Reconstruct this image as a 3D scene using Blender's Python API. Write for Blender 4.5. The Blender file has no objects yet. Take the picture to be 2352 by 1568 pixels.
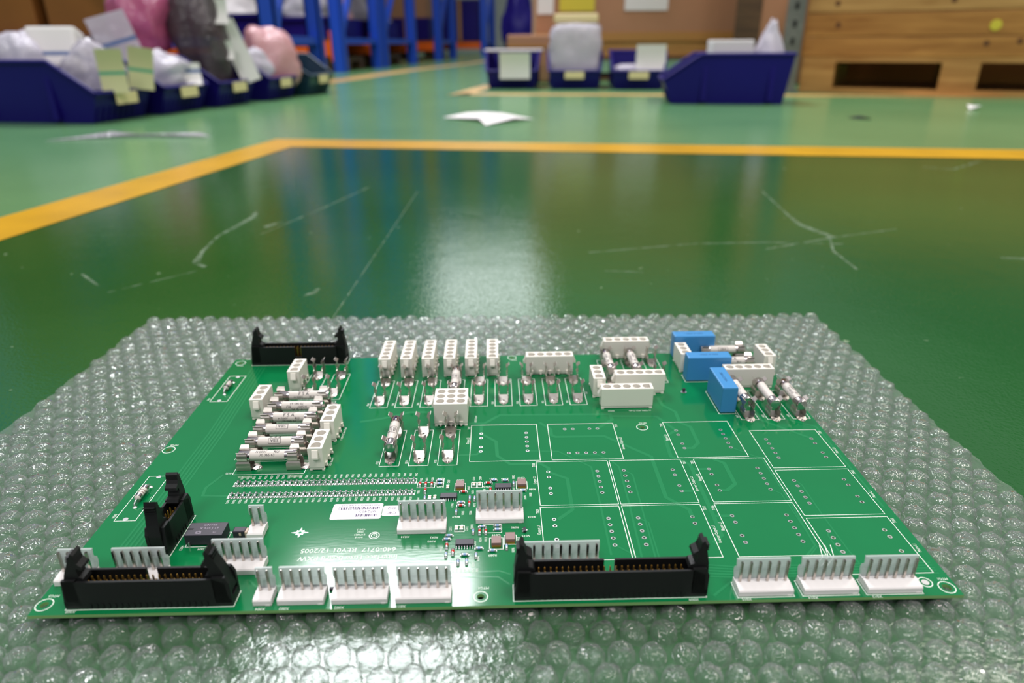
import bpy, bmesh, math, random
from mathutils import Vector, Matrix, noise as mnoise
random.seed(7)
C = bpy.context.scene.collection
SC = bpy.context.scene
PI = math.pi
# ------------------------------------------------------------------ camera, world, lamps, exposure
CAM_Z = 0.22494
cam_d = bpy.data.cameras.new('camera'); cam = bpy.data.objects.new('camera', cam_d); C.objects.link(cam)
SC.camera = cam
cam_d.sensor_width = 36.0; cam_d.lens = 24.0; cam_d.clip_start = 0.01; cam_d.clip_end = 100
PITCH, ROLL = 0.41159, -0.00596
_fw = Vector((0, math.cos(PITCH), -math.sin(PITCH))); _up = Vector((0, math.sin(PITCH), math.cos(PITCH))); _rt = Vector((1, 0, 0))
_r2 = _rt*math.cos(ROLL) + _up*math.sin(ROLL); _u2 = _up*math.cos(ROLL) - _rt*math.sin(ROLL)
_m = Matrix((_r2, _u2, -_fw)).transposed().to_4x4(); _m.translation = Vector((0, 0, CAM_Z))
cam.matrix_world = _m
cam_d.dof.use_dof = True; cam_d.dof.focus_distance = 0.362; cam_d.dof.aperture_fstop = 6.6
vs = SC.view_settings
vs.view_transform = 'Standard'; vs.look = 'None'; vs.exposure = -0.14; vs.gamma = 1.0; vs.use_curve_mapping = False
SC.cycles.use_denoising = True
SC.cycles.max_bounces = 8; SC.cycles.transparent_max_bounces = 24
SC.cycles.diffuse_bounces = 2; SC.cycles.glossy_bounces = 4; SC.cycles.transmission_bounces = 6
SC.cycles.caustics_reflective = False; SC.cycles.caustics_refractive = False
SC.cycles.sample_clamp_indirect = 6.0
w = bpy.data.worlds.new('hall_air'); SC.world = w; w.use_nodes = True
_tc = w.node_tree.nodes.new('ShaderNodeTexCoord'); _sx = w.node_tree.nodes.new('ShaderNodeSeparateXYZ'); _rp = w.node_tree.nodes.new('ShaderNodeValToRGB')
w.node_tree.links.new(_tc.outputs['Generated'], _sx.inputs[0]); w.node_tree.links.new(_sx.outputs['Z'], _rp.inputs[0]); w.node_tree.links.new(_rp.outputs[0], w.node_tree.nodes['Background'].inputs[0])
_rp.color_ramp.elements[0].position = 0.0; _rp.color_ramp.elements[0].color = (0.12, 0.13, 0.14, 1)   # dim goods and walls of the hall
_rp.color_ramp.elements[1].position = 1.0; _rp.color_ramp.elements[1].color = (0.62, 0.64, 0.68, 1)   # pale roof
_e = _rp.color_ramp.elements.new(0.35); _e.color = (0.27, 0.28, 0.29, 1)
_e = _rp.color_ramp.elements.new(0.62); _e.color = (0.46, 0.48, 0.51, 1)
w.node_tree.nodes['Background'].inputs[1].default_value = 1.0
def area(name, loc, sx, sy, radiance, col=(1, 1, 1), rot=(0, 0, 0)):
    l = bpy.data.lights.new(name, 'AREA'); l.shape = 'RECTANGLE'; l.size = sx; l.size_y = sy
    l.energy = radiance*PI*sx*sy; l.color = col
    o = bpy.data.objects.new(name, l); C.objects.link(o); o.location = loc; o.rotation_euler = rot
    return o
area('ceiling_lamp_bay', (-1.35, 4.95, 5.0), 1.85, 2.0, 34, (0.97, 0.98, 1.0))
area('ceiling_lamp_aisle', (-0.5, 14.6, 5.0), 2.5, 4.2, 4.2, (0.93, 0.98, 1.0))
area('ceiling_lamp_overhead', (1.9, -0.5, 5.0), 1.6, 2.2, 17, (1.0, 0.95, 0.87))
area('ceiling_lamp_rear', (-1.6, -3.2, 5.0), 1.8, 2.2, 17, (1.0, 0.98, 0.96))
area('ceiling_lamp_racking', (4.2, 3.2, 5.0), 1.6, 2.0, 15, (1.0, 0.93, 0.82))

# ------------------------------------------------------------------ materials
def lin(c):
    return tuple(((v/255)/12.92 if v/255 <= 0.04045 else ((v/255+0.055)/1.055)**2.4) for v in c)
def mat(name, rgb, rough=0.5, metal=0.0, spec=0.5, bump=None, var=None, coat=0.0, alpha=None):
    """principled material; bump=(scale, strength, distance[, stretch]); var=(scale, amount) varies the colour"""
    m = bpy.data.materials.new(name); m.use_nodes = True
    nt = m.node_tree; b = nt.nodes['Principled BSDF']
    c = lin(rgb)
    b.inputs['Base Color'].default_value = (*c, 1); b.inputs['Roughness'].default_value = rough
    b.inputs['Metallic'].default_value = metal; b.inputs['Specular IOR Level'].default_value = spec
    b.inputs['Coat Weight'].default_value = coat
    if bump or var:
        tc = nt.nodes.new('ShaderNodeTexCoord')
    if bump:
        mp = nt.nodes.new('ShaderNodeMapping'); nt.links.new(tc.outputs['Object'], mp.inputs['Vector'])
        if len(bump) > 3: mp.inputs['Scale'].default_value = bump[3]
        n = nt.nodes.new('ShaderNodeTexNoise'); n.inputs['Scale'].default_value = bump[0]; n.inputs['Detail'].default_value = 3
        nt.links.new(mp.outputs[0], n.inputs['Vector'])
        bp = nt.nodes.new('ShaderNodeBump'); bp.inputs['Strength'].default_value = bump[1]; bp.inputs['Distance'].default_value = bump[2]
        nt.links.new(n.outputs['Fac'], bp.inputs['Height']); nt.links.new(bp.outputs[0], b.inputs['Normal'])
    if var:
        n = nt.nodes.new('ShaderNodeTexNoise'); n.inputs['Scale'].default_value = var[0]; n.inputs['Detail'].default_value = 4
        nt.links.new(tc.outputs['Object'], n.inputs['Vector'])
        r = nt.nodes.new('ShaderNodeValToRGB')
        r.color_ramp.elements[0].position = 0.3; r.color_ramp.elements[1].position = 0.7
        r.color_ramp.elements[0].color = (*[v*(1-var[1]) for v in c], 1); r.color_ramp.elements[1].color = (*[min(1, v*(1+var[1])) for v in c], 1)
        nt.links.new(n.outputs['Fac'], r.inputs[0]); nt.links.new(r.outputs[0], b.inputs['Base Color'])
    return m
def film(name, rgb, clear, rough=0.15, bump=None, sheen=0.6, power=4.0, floor_=0.05, patchy=None, graze=0.0):
    """thin see-through plastic: part clear, part milky, with a sheen"""
    m = bpy.data.materials.new(name); m.use_nodes = True; nt = m.node_tree; nt.nodes.clear()
    out = nt.nodes.new('ShaderNodeOutputMaterial')
    tr = nt.nodes.new('ShaderNodeBsdfTransparent'); df = nt.nodes.new('ShaderNodeBsdfDiffuse'); tl = nt.nodes.new('ShaderNodeBsdfTranslucent')
    gl = nt.nodes.new('ShaderNodeBsdfGlossy'); gl.inputs['Roughness'].default_value = rough
    c = (*lin(rgb), 1)
    df.inputs[0].default_value = c; tl.inputs[0].default_value = c; tr.inputs[0].default_value = (0.97, 0.98, 0.98, 1)
    m1 = nt.nodes.new('ShaderNodeMixShader'); m1.inputs[0].default_value = 0.4
    nt.links.new(df.outputs[0], m1.inputs[1]); nt.links.new(tl.outputs[0], m1.inputs[2])
    m2 = nt.nodes.new('ShaderNodeMixShader'); m2.inputs[0].default_value = clear
    nt.links.new(m1.outputs[0], m2.inputs[1]); nt.links.new(tr.outputs[0], m2.inputs[2])
    if patchy:
        t2 = nt.nodes.new('ShaderNodeTexCoord'); n2 = nt.nodes.new('ShaderNodeTexNoise'); n2.inputs['Scale'].default_value = patchy; n2.inputs['Detail'].default_value = 4
        nt.links.new(t2.outputs['Object'], n2.inputs['Vector']); mr = nt.nodes.new('ShaderNodeMapRange')
        mr.inputs['From Min'].default_value = 0.35; mr.inputs['From Max'].default_value = 0.62; mr.inputs['To Min'].default_value = 1.0; mr.inputs['To Max'].default_value = clear
        nt.links.new(n2.outputs['Fac'], mr.inputs['Value']); nt.links.new(mr.outputs[0], m2.inputs[0])
    m3 = nt.nodes.new('ShaderNodeMixShader')
    fr = nt.nodes.new('ShaderNodeLayerWeight'); fr.inputs['Blend'].default_value = 0.5
    pw = nt.nodes.new('ShaderNodeMath'); pw.operation = 'POWER'; pw.inputs[1].default_value = power; nt.links.new(fr.outputs['Facing'], pw.inputs[0])
    sc = nt.nodes.new('ShaderNodeMath'); sc.operation = 'MULTIPLY_ADD'; sc.inputs[1].default_value = sheen; sc.inputs[2].default_value = floor_; nt.links.new(pw.outputs[0], sc.inputs[0])
    if graze:      # a film looks milkier along its length than straight through
        p2 = nt.nodes.new('ShaderNodeMath'); p2.operation = 'POWER'; p2.inputs[1].default_value = 2.0; nt.links.new(fr.outputs['Facing'], p2.inputs[0])
        g2 = nt.nodes.new('ShaderNodeMath'); g2.operation = 'MULTIPLY_ADD'; g2.inputs[1].default_value = -graze; g2.inputs[2].default_value = clear
        nt.links.new(p2.outputs[0], g2.inputs[0]); nt.links.new(g2.outputs[0], m2.inputs[0])
    nt.links.new(sc.outputs[0], m3.inputs[0]); nt.links.new(m2.outputs[0], m3.inputs[1]); nt.links.new(gl.outputs[0], m3.inputs[2])
    nt.links.new(m3.outputs[0], out.inputs['Surface'])
    if bump:
        tc = nt.nodes.new('ShaderNodeTexCoord')
        n = nt.nodes.new('ShaderNodeTexNoise'); n.inputs['Scale'].default_value = bump[0]; n.inputs['Detail'].default_value = 2; n.inputs['Distortion'].default_value = 1.6
        nt.links.new(tc.outputs['Object'], n.inputs['Vector'])
        bp = nt.nodes.new('ShaderNodeBump'); bp.inputs['Strength'].default_value = bump[1]; bp.inputs['Distance'].default_value = bump[2]
        nt.links.new(n.outputs['Fac'], bp.inputs['Height'])
        for s in (fr, gl): nt.links.new(bp.outputs[0], s.inputs['Normal'])
    return m
M = {}
M['mask'] = mat('green_solder_mask', (5, 108, 60), 0.10, bump=(1.0, 0.035, 0.0003, (160, 700, 160)), var=(14, 0.06))
M['fr4'] = mat('board_edge', (120, 165, 100), 0.6)
M['silk'] = mat('white_print', (226, 236, 226), 0.5)
M['trace'] = mat('masked_copper', (22, 118, 70), 0.14)
M['solder'] = mat('bright_solder', (214, 212, 214), 0.32, 0.9)
M['tin'] = mat('tinned_spring_metal', (196, 188, 180), 0.3, 0.9, bump=(900, 0.15, 0.0002))
M['cap'] = mat('nickel_cap', (205, 195, 195), 0.12, 1.0)
M['ceramic'] = mat('fuse_ceramic', (206, 198, 192), 0.5)
M['ink'] = mat('black_ink', (28, 26, 34), 0.6)
M['black'] = mat('black_plastic', (13, 14, 15), 0.5, spec=0.35, bump=(700, 0.1, 0.0003))
M['gold'] = mat('gold_pin', (176, 136, 62), 0.3, 0.8)
M['pin'] = mat('tinned_pin', (190, 182, 174), 0.22, 1.0)
M['nylon'] = mat('white_nylon', (232, 226, 216), 0.42)
M['base'] = mat('milky_nylon', (228, 222, 222), 0.38)
M['wall'] = film('translucent_nylon', (222, 228, 228), 0.38, 0.3, sheen=0.25)
M['blue'] = mat('blue_epoxy', (62, 134, 192), 0.35, bump=(300, 0.1, 0.0004))
M['blueink'] = mat('dark_blue_ink', (20, 62, 110), 0.5)
M['opto'] = mat('dark_epoxy', (42, 36, 48), 0.45)
M['grey'] = mat('grey_ink', (150, 140, 155), 0.5)
M['brown'] = mat('brown_ceramic', (128, 100, 96), 0.4)
M['tan'] = mat('tan_ceramic', (190, 168, 150), 0.4)
M['red'] = mat('red_glass', (188, 32, 24), 0.15, coat=0.5)
M['mblue'] = mat('pale_blue_film', (140, 165, 205), 0.3)
M['mgreen'] = mat('grey_green_film', (98, 122, 116), 0.25)
M['dark'] = mat('dark_hole', (6, 8, 8), 0.8)
M['paper'] = mat('label_paper', (236, 230, 236), 0.55)
M['purple'] = mat('label_ink', (70, 52, 92), 0.6)
M['wrap'] = film('bubble_film', (238, 238, 240), 0.97, 0.08, bump=(130, 1.0, 0.0036), sheen=0.85, power=2.9, floor_=0.05, graze=0.32)
M['backing'] = film('backing_film', (236, 236, 238), 0.975, 0.26, bump=(60, 0.5, 0.004), sheen=0.4, power=4.0, floor_=0.018, graze=0.3)

# ------------------------------------------------------------------ mesh helpers
class MB:
    def __init__(self): self.v = []; self.f = []; self.mi = []; self.sm = []
    def add(self, vs, fs, mi=0, smooth=False):
        o = len(self.v); self.v += [tuple(p) for p in vs]
        for f in fs: self.f.append(tuple(i+o for i in f)); self.mi.append(mi); self.sm.append(smooth)
        return self
    def box(self, x0, x1, y0, y1, z0, z1, mi=0, taper=(0, 0)):
        tx, ty = taper
        vs = [(x0, y0, z0), (x1, y0, z0), (x1, y1, z0), (x0, y1, z0), (x0+tx, y0+ty, z1), (x1-tx, y0+ty, z1), (x1-tx, y1-ty, z1), (x0+tx, y1-ty, z1)]
        return self.add(vs, [(0, 3, 2, 1), (4, 5, 6, 7), (0, 1, 5, 4), (1, 2, 6, 5), (2, 3, 7, 6), (3, 0, 4, 7)], mi)
    def bbox(self, x0, x1, y0, y1, z0, z1, b, mi=0):
        """box with a chamfer of b on every edge"""
        bm = bmesh.new(); bmesh.ops.create_cube(bm, size=1)
        bmesh.ops.transform(bm, matrix=Matrix.Translation(((x0+x1)/2, (y0+y1)/2, (z0+z1)/2)) @ Matrix.Diagonal((x1-x0, y1-y0, z1-z0, 1)), verts=bm.verts)
        bmesh.ops.bevel(bm, geom=bm.edges[:], offset=b, segments=2, affect='EDGES', profile=0.6)
        bm.verts.index_update()
        self.add([v.co[:] for v in bm.verts], [[v.index for v in f.verts] for f in bm.faces], mi); bm.free(); return self
    def prism(self, poly, axis, a, b, mi=0, smooth=False):
        """poly of 2D points extruded along axis from a to b ('x': poly is (y,z); 'y': (x,z); 'z': (x,y))"""
        def P(p, t): return {'x': (t, p[0], p[1]), 'y': (p[0], t, p[1]), 'z': (p[0], p[1], t)}[axis]
        n = len(poly); vs = [P(p, a) for p in poly] + [P(p, b) for p in poly]
        area2 = sum(poly[i][0]*poly[(i+1) % n][1]-poly[(i+1) % n][0]*poly[i][1] for i in range(n))
        flip = (area2 < 0) != (axis == 'y')
        fs = [tuple(range(n))[::-1], tuple(range(n, 2*n))] + [(i, (i+1) % n, n+(i+1) % n, n+i) for i in range(n)]
        if flip: fs = [f[::-1] for f in fs]
        if b < a: fs = [f[::-1] for f in fs]
        return self.add(vs, fs, mi, smooth)
    def tube(self, pts, r, n=8, mi=0, caps=True, smooth=True):
        """round bar through pts; r a number or one radius per point"""
        pts = [Vector(p) for p in pts]; R = r if isinstance(r, (list, tuple)) else [r]*len(pts)
        vs = []; t0 = None; nrm = None
        for i, p in enumerate(pts):
            t = (pts[min(i+1, len(pts)-1)]-pts[max(i-1, 0)]).normalized()
            if nrm is None: nrm = t.orthogonal().normalized()
            nrm = (nrm - t*nrm.dot(t)).normalized(); bi = t.cross(nrm)
            for k in range(n):
                a = 2*PI*k/n; vs.append(p + (nrm*math.cos(a)+bi*math.sin(a))*R[i])
        fs = []
        for i in range(len(pts)-1):
            for k in range(n): fs.append((i*n+k, i*n+(k+1) % n, (i+1)*n+(k+1) % n, (i+1)*n+k))
        self.add(vs, fs, mi, smooth)
        if caps:
            o = len(pts)*n
            self.add(vs[:n], [tuple(range(n))[::-1]], mi); self.add(vs[-n:], [tuple(range(n))], mi)
        return self
    def ring(self, cx, cy, z, r0, r1, n=16, mi=0):
        vs = []
        for k in range(n):
            a = 2*PI*k/n; vs += [(cx+r0*math.cos(a), cy+r0*math.sin(a), z), (cx+r1*math.cos(a), cy+r1*math.sin(a), z)]
        return self.add(vs, [(2*k, 2*k+1, (2*k+3) % (2*n), (2*k+2) % (2*n)) for k in range(n)], mi)
    def quad(self, x0, x1, y0, y1, z, mi=0): return self.add([(x0, y0, z), (x1, y0, z), (x1, y1, z), (x0, y1, z)], [(0, 1, 2, 3)], mi)
    def line(self, pts, wd, z, mi=0):
        """flat strip of width wd along 2D pts"""
        n = len(pts); L = []; Rr = []
        for i in range(n):
            p = Vector(pts[i][:2])
            d0 = (p-Vector(pts[i-1][:2])).normalized() if i else None
            d1 = (Vector(pts[i+1][:2])-p).normalized() if i < n-1 else None
            if d0 is None: d0 = d1
            if d1 is None: d1 = d0
            nn = Vector((-(d0+d1).y, (d0+d1).x)); nn = nn.normalized() if nn.length > 1e-6 else Vector((-d0.y, d0.x))
            k = (wd[i] if isinstance(wd, (list, tuple)) else wd)/2/max(0.5, nn.dot(Vector((-d0.y, d0.x))))
            L.append(p+nn*k); Rr.append(p-nn*k)
        vs = [(p.x, p.y, z) for p in L]+[(p.x, p.y, z) for p in Rr]
        return self.add(vs, [(i, n+i, n+i+1, i+1) for i in range(n-1)], mi)
    def rect(self, x0, x1, y0, y1, wd, z, mi=0):
        h = wd/2
        for a in ((x0-h, x1+h, y0-h, y0+h), (x0-h, x1+h, y1-h, y1+h), (x0-h, x0+h, y0, y1), (x1-h, x1+h, y0, y1)): self.quad(*a, z, mi)
        return self
    def text(self, s, x, y, z, size, rot=0, mi=0, sx=0.85, just='c', axis='z'):
        vs, fs, wd = glyphs(s)
        ox = {'c': -wd/2, 'l': 0, 'r': -wd}[just]
        c, sn = math.cos(rot), math.sin(rot); out = []
        for (a, b) in vs:
            a = (a+ox)*size*sx; b = (b-0.35)*size
            out.append((x+a*c-b*sn, y+a*sn+b*c, z))
        return self.add(out, fs, mi)
    def mesh(self, name, mats, scale=1.0):
        me = bpy.data.meshes.new(name)
        me.from_pydata([(a*scale, b*scale, c*scale) for a, b, c in self.v], [], self.f)
        for m in mats: me.materials.append(m)
        me.polygons.foreach_set('material_index', self.mi); me.polygons.foreach_set('use_smooth', self.sm); me.update()
        return me
_G = {}
def glyphs(s):
    if s not in _G:
        cu = bpy.data.curves.new('lettering', 'FONT'); cu.body = s; cu.size = 1; cu.resolution_u = 2
        o = bpy.data.objects.new('lettering', cu); C.objects.link(o)
        me = bpy.data.meshes.new_from_object(o)
        vs = [(v.co.x, v.co.y) for v in me.vertices]; fs = [tuple(p.vertices) for p in me.polygons]
        bpy.data.objects.remove(o); bpy.data.curves.remove(cu); bpy.data.meshes.remove(me)
        _G[s] = (vs, fs, max([v[0] for v in vs] or [0]))
    return _G[s]
def obj(name, me, parent=None, loc=(0, 0, 0), rz=0.0, label=None):
    o = bpy.data.objects.new(name, me); C.objects.link(o)
    o.location = loc; o.rotation_euler = (0, 0, rz)
    if parent: o.parent = parent
    if label: o['label'] = label
    return o
def empty(name, loc=(0, 0, 0), rz=0.0):
    o = bpy.data.objects.new(name, None); C.objects.link(o); o.location = loc; o.rotation_euler = (0, 0, rz); o.empty_display_size = 0.01
    return o
def tag(o, label, cat, group=None, kind=None):
    o['label'] = label; o['category'] = cat
    if group: o['group'] = group
    if kind: o['kind'] = kind
    return o
S = 0.001   # board parts are drawn in millimetres

# ------------------------------------------------------------------ floor
TILT = 0.0
BAY = [(-1.07, -2.2), (-0.525, 1.685), (3.2, 1.094), (3.2, -2.2)]
def floor_mat(name, c0, c1, rough):
    m = bpy.data.materials.new(name); m.use_nodes = True; nt = m.node_tree; b = nt.nodes['Principled BSDF']
    tc = nt.nodes.new('ShaderNodeTexCoord')
    n = nt.nodes.new('ShaderNodeTexNoise'); n.inputs['Scale'].default_value = 2.3; n.inputs['Detail'].default_value = 6
    nt.links.new(tc.outputs['Object'], n.inputs['Vector'])
    r = nt.nodes.new('ShaderNodeValToRGB'); r.color_ramp.elements[0].position = 0.3; r.color_ramp.elements[1].position = 0.72
    r.color_ramp.elements[0].color = (*lin(c0), 1); r.color_ramp.elements[1].color = (*lin(c1), 1)
    nt.links.new(n.outputs['Fac'], r.inputs[0])
    # small pale specks of grit and wear
    n2 = nt.nodes.new('ShaderNodeTexNoise'); n2.inputs['Scale'].default_value = 75; n2.inputs['Detail'].default_value = 2
    nt.links.new(tc.outputs['Object'], n2.inputs['Vector'])
    r2 = nt.nodes.new('ShaderNodeValToRGB'); r2.color_ramp.elements[0].position = 0.74; r2.color_ramp.elements[1].position = 0.8
    nt.links.new(n2.outputs['Fac'], r2.inputs[0])
    mx = nt.nodes.new('ShaderNodeMix'); mx.data_type = 'RGBA'; nt.links.new(r2.outputs[0], mx.inputs['Factor'])
    nt.links.new(r.outputs[0], mx.inputs['A']); mx.inputs['B'].default_value = (*lin((130, 150, 120)), 1)
    nt.links.new(mx.outputs['Result'], b.inputs['Base Color'])
    b.inputs['Roughness'].default_value = rough
    n3 = nt.nodes.new('ShaderNodeTexNoise'); n3.inputs['Scale'].default_value = 420; n3.inputs['Detail'].default_value = 2
    n4 = nt.nodes.new('ShaderNodeTexNoise'); n4.inputs['Scale'].default_value = 26; n4.inputs['Detail'].default_value = 2
    ad = nt.nodes.new('ShaderNodeMath'); ad.operation = 'MULTIPLY_ADD'; ad.inputs[1].default_value = 1.2
    for k in (n3, n4): nt.links.new(tc.outputs['Object'], k.inputs['Vector'])
    nt.links.new(n4.outputs['Fac'], ad.inputs[0]); nt.links.new(n3.outputs['Fac'], ad.inputs[2])
    bp = nt.nodes.new('ShaderNodeBump'); bp.inputs['Strength'].default_value = 0.17; bp.inputs['Distance'].default_value = 0.001
    nt.links.new(ad.outputs[0], bp.inputs['Height']); nt.links.new(bp.outputs[0], b.inputs['Normal'])
    return m
M['floor'] = floor_mat('pale_green_epoxy', (88, 136, 90), (102, 148, 100), 0.2)
M['bay'] = floor_mat('dark_green_epoxy', (22, 76, 30), (32, 88, 38), 0.07)
M['yellow'] = mat('yellow_floor_paint', (198, 150, 20), 0.28, var=(9, 0.12), bump=(60, 0.1, 0.001))
M['worn'] = mat('worn_yellow_paint', (188, 152, 92), 0.4, var=(7, 0.2))
fb = MB(); fb.quad(-9, 9, -3, 26, 0, 0)
fl = obj('floor', fb.mesh('floor', [M['floor']])); tag(fl, 'glossy pale green epoxy floor of the hall', 'floor', kind='structure')
bb = MB(); bb.add([(x, y, 0.0006) for x, y in BAY], [(3, 2, 1, 0)][::1], 0)
bb.f[-1] = tuple(range(4))[::-1]
by_ = obj('floor_bay', bb.mesh('floor_bay', [M['bay']])); tag(by_, 'dark green glossy floor area inside the yellow line', 'floor', kind='structure')
lb = MB()
for q in ([(-1.07, -2.2), (-0.525, 1.685), (-0.608, 1.835), (-1.173, -2.2)], [(-0.525, 1.685), (3.2, 1.094), (3.2, 1.249), (-0.608, 1.835)]):
    lb.add([(x, y, 0.0012) for x, y in q], [(0, 1, 2, 3)])
ln = obj('floor_line', lb.mesh('floor_line', [M['yellow']])); tag(ln, 'bright yellow painted line with a corner around the dark green floor', 'floor marking', kind='structure')
l1 = MB(); l1.add([(x, y, 0.0012) for x, y in [(-1.156, 4.424), (-1.045, 5.124), (-0.851, 6.764), (-0.45, 8.9), (-0.1, 11.5), (-0.25, 11.5), (-0.6, 8.946), (-1.02, 6.9), (-1.2, 5.6), (-1.26, 4.5)]], [(0, 1, 8, 9), (1, 2, 7, 8), (2, 3, 6, 7), (3, 4, 5, 6)])
o = obj('floor_line', l1.mesh('floor_line', [M['worn']])); tag(o, 'worn yellow line along the foot of the blue racking', 'floor marking', kind='structure')
l2 = MB(); l2.add([(x, y, 0.0012) for x, y in [(-0.30, 3.45), (2.9, 3.0), (2.9, 3.13), (-0.22, 3.58)]], [(0, 1, 2, 3)])
l2.add([(x, y, 0.0012) for x, y in [(-0.30, 3.45), (-0.20, 3.45), (-0.06, 4.3), (-0.16, 4.3)]], [(0, 1, 2, 3)])
o = obj('floor_line', l2.mesh('floor_line', [M['worn']])); tag(o, 'worn yellow line in front of the row of three blue bins', 'floor marking', kind='structure')
# scratches in the paint
M['scratch'] = film('scuffed_paint', (190, 205, 185), 0.62, 0.4, sheen=0.0, floor_=0.0, patchy=70)
sb = MB()
for pts, wd in ([[(-0.373, 0.995), (-0.367, 0.96), (-0.375, 0.853), (-0.366, 0.784), (-0.355, 0.74), (-0.338, 0.723)], [0.004, 0.009, 0.004, 0.004, 0.008, 0.004]],
                [[(-0.16, 0.56), (-0.158, 0.8), (-0.155, 1.14)], 0.0012], [[(0.09, 0.77), (0.225, 0.806), (0.31, 0.81), (0.40, 0.80)], 0.003],
                [[(0.411, 1.123), (0.392, 0.967), (0.385, 0.90), (0.40, 0.83)], [0.002, 0.003, 0.007, 0.012]], [[(0.40, 0.84), (0.375, 0.77), (0.37, 0.70)], 0.003], [[(0.30, 0.78), (0.40, 0.83), (0.50, 0.87)], 0.003],
                [[(0.798, 1.344), (0.841, 1.318), (0.947, 1.408)], 0.004], [[(-0.323, 0.863), (-0.28, 1.02), (-0.242, 1.18)], 0.0025],
                [[(-0.40, 0.64), (-0.341, 0.708)], 0.0018], [[(-0.205, 0.622), (-0.195, 0.636), (-0.193, 0.648)], [0.003, 0.007, 0.003]], [[(-0.33, 0.90), (-0.318, 0.93)], 0.008],
                [[(0.62, 0.62), (0.70, 0.58)], 0.003], [[(0.10, 0.70), (0.14, 0.695)], 0.002], [[(-0.46, 0.70), (-0.42, 0.66)], 0.003], [[(0.55, 0.74), (0.575, 0.735)], 0.006]):
    sb.line(pts, wd, 0.0014)
o = obj('floor_scratches', sb.mesh('floor_scratches', [M['scratch']])); tag(o, 'pale scratches and scuffs in the dark green floor paint', 'scratches', kind='stuff')

# ------------------------------------------------------------------ bubble wrap sheet
def bubble_wrap():
    rnd = random.Random(3); mb = MB(); p = 12.6; seg = 14
    x0, x1, y0, y1 = -322, 270, 95, 563
    prof = [(5.8, 0.3), (5.6, 2.4), (4.9, 4.0), (3.5, 4.9), (1.8, 5.2)]
    j = 0; y = y0+6
    while y < y1-4:
        x = x0+6+(p/2 if j % 2 else 0)
        while x < x1-3:
            cx, cy = x+rnd.uniform(-.35, .35), y+rnd.uniform(-.35, .35)
            hs = rnd.uniform(0.82, 1.12); sxx = rnd.uniform(.94, 1.04); syy = rnd.uniform(.94, 1.04)
            tx, ty = rnd.uniform(-.5, .5), rnd.uniform(-.5, .5); ph = rnd.uniform(0, 99); vs = []
            for r, z in prof:
                for k in range(seg):
                    a = 2*PI*k/seg; n1 = mnoise.noise(Vector((r*math.cos(a)*.55+ph, r*math.sin(a)*.55, ph)))
                    q = z/5.2
                    vs.append((cx+r*sxx*math.cos(a)*(1+.12*n1*q)+tx*q, cy+r*syy*math.sin(a)*(1+.12*n1*q)+ty*q, max(.3, (z+1.1*n1*q)*hs)))
            n1 = mnoise.noise(Vector((ph, 0, ph))); vs.append((cx+tx, cy+ty, (5.25+1.1*n1)*hs))
            fs = [(i*seg+k, i*seg+(k+1) % seg, (i+1)*seg+(k+1) % seg, (i+1)*seg+k) for i in range(len(prof)-1) for k in range(seg)]
            fs += [((len(prof)-1)*seg+k, (len(prof)-1)*seg+(k+1) % seg, len(vs)-1) for k in range(seg)]
            mb.add(vs, fs, 0, True); x += p
        y += 10.9; j += 1
    # backing film, slightly wavy, ragged at the rim
    nx, ny = 90, 72; vs = []
    for b in range(ny+1):
        for a in range(nx+1):
            xx = x0+(x1-x0)*a/nx; yy = y0+(y1-y0)*b/ny
            if a in (0, nx): xx += rnd.uniform(-2, 2)
            if b in (0, ny): yy += rnd.uniform(-2, 2)
            vs.append((xx, yy, 1.6+.5*mnoise.noise(Vector((xx*.02, yy*.02, 0)))))
    mb.add(vs, [(b*(nx+1)+a, b*(nx+1)+a+1, (b+1)*(nx+1)+a+1, (b+1)*(nx+1)+a) for b in range(ny) for a in range(nx)], 1, True)
    return mb.mesh('bubble_wrap', [M['wrap'], M['backing']], S)
o = obj('bubble_wrap', bubble_wrap()); tag(o, 'clear bubble wrap sheet spread on the dark green floor under the circuit board', 'bubble wrap')

# ------------------------------------------------------------------ circuit board
BZ = 0.0080
board = empty('circuit_board', (-0.20230405, 0.21496541, BZ), 0.02167)
tag(board, 'large green circuit board with white and black connectors lying on bubble wrap', 'circuit board')
BW, BD = 395.0, 250.8
MOUNT = [(3.6, 5.9, 1.7, 3.6), (390.3, 4.6, 2.0, 3.6), (188.4, 5.1, 1.6, 3.2), (285.3, 142.7, 1.7, 3.6), (3.8, 126.3, 1.7, 3.6), (5.7, 244.5, 1.7, 3.6), (207.6, 247.0, 1.5, 3.4)]
TR = {'T007': (180.2, 220.4, 108.4, 148.3, 'Output L3', 'l'), 'T010': (227.2, 267.8, 108.5, 148.1, 'Inverter Output L3', 'r'), 'T004': (299.0, 339.5, 108.4, 148.1, 'Bypass L3', 'l'),
      'T001': (349.4, 389.9, 96.7, 136.4, 'Mains L3', 'r'), 'T008': (217.8, 258.1, 67.1, 106.8, 'Output L2', 'l'), 'T011': (259.2, 299.6, 67.0, 106.8, 'Inverter Output L2', 'r'),
      'T005': (307.2, 347.5, 67.2, 106.8, 'Bypass L2', 'l'), 'T002': (349.2, 389.8, 54.9, 94.5, 'Mains L2', 'r'), 'T009': (217.6, 257.8, 26.2, 65.5, 'Output L1', 'l'),
      'T012': (259.2, 299.4, 26.2, 65.5, 'Inverter Output L1', 'r'), 'T006': (306.9, 347.3, 26.2, 65.7, 'Bypass L1', 'l'), 'T003': (349.1, 389.7, 13.5, 52.8, 'Mains L1', 'r')}
HOLES = []
def five(x, y): HOLES.extend((x, y-4.95*k) for k in range(5))
def four(x, y): HOLES.extend((x, y-d) for d in (0, 5.0, 15.0, 19.8))
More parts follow.
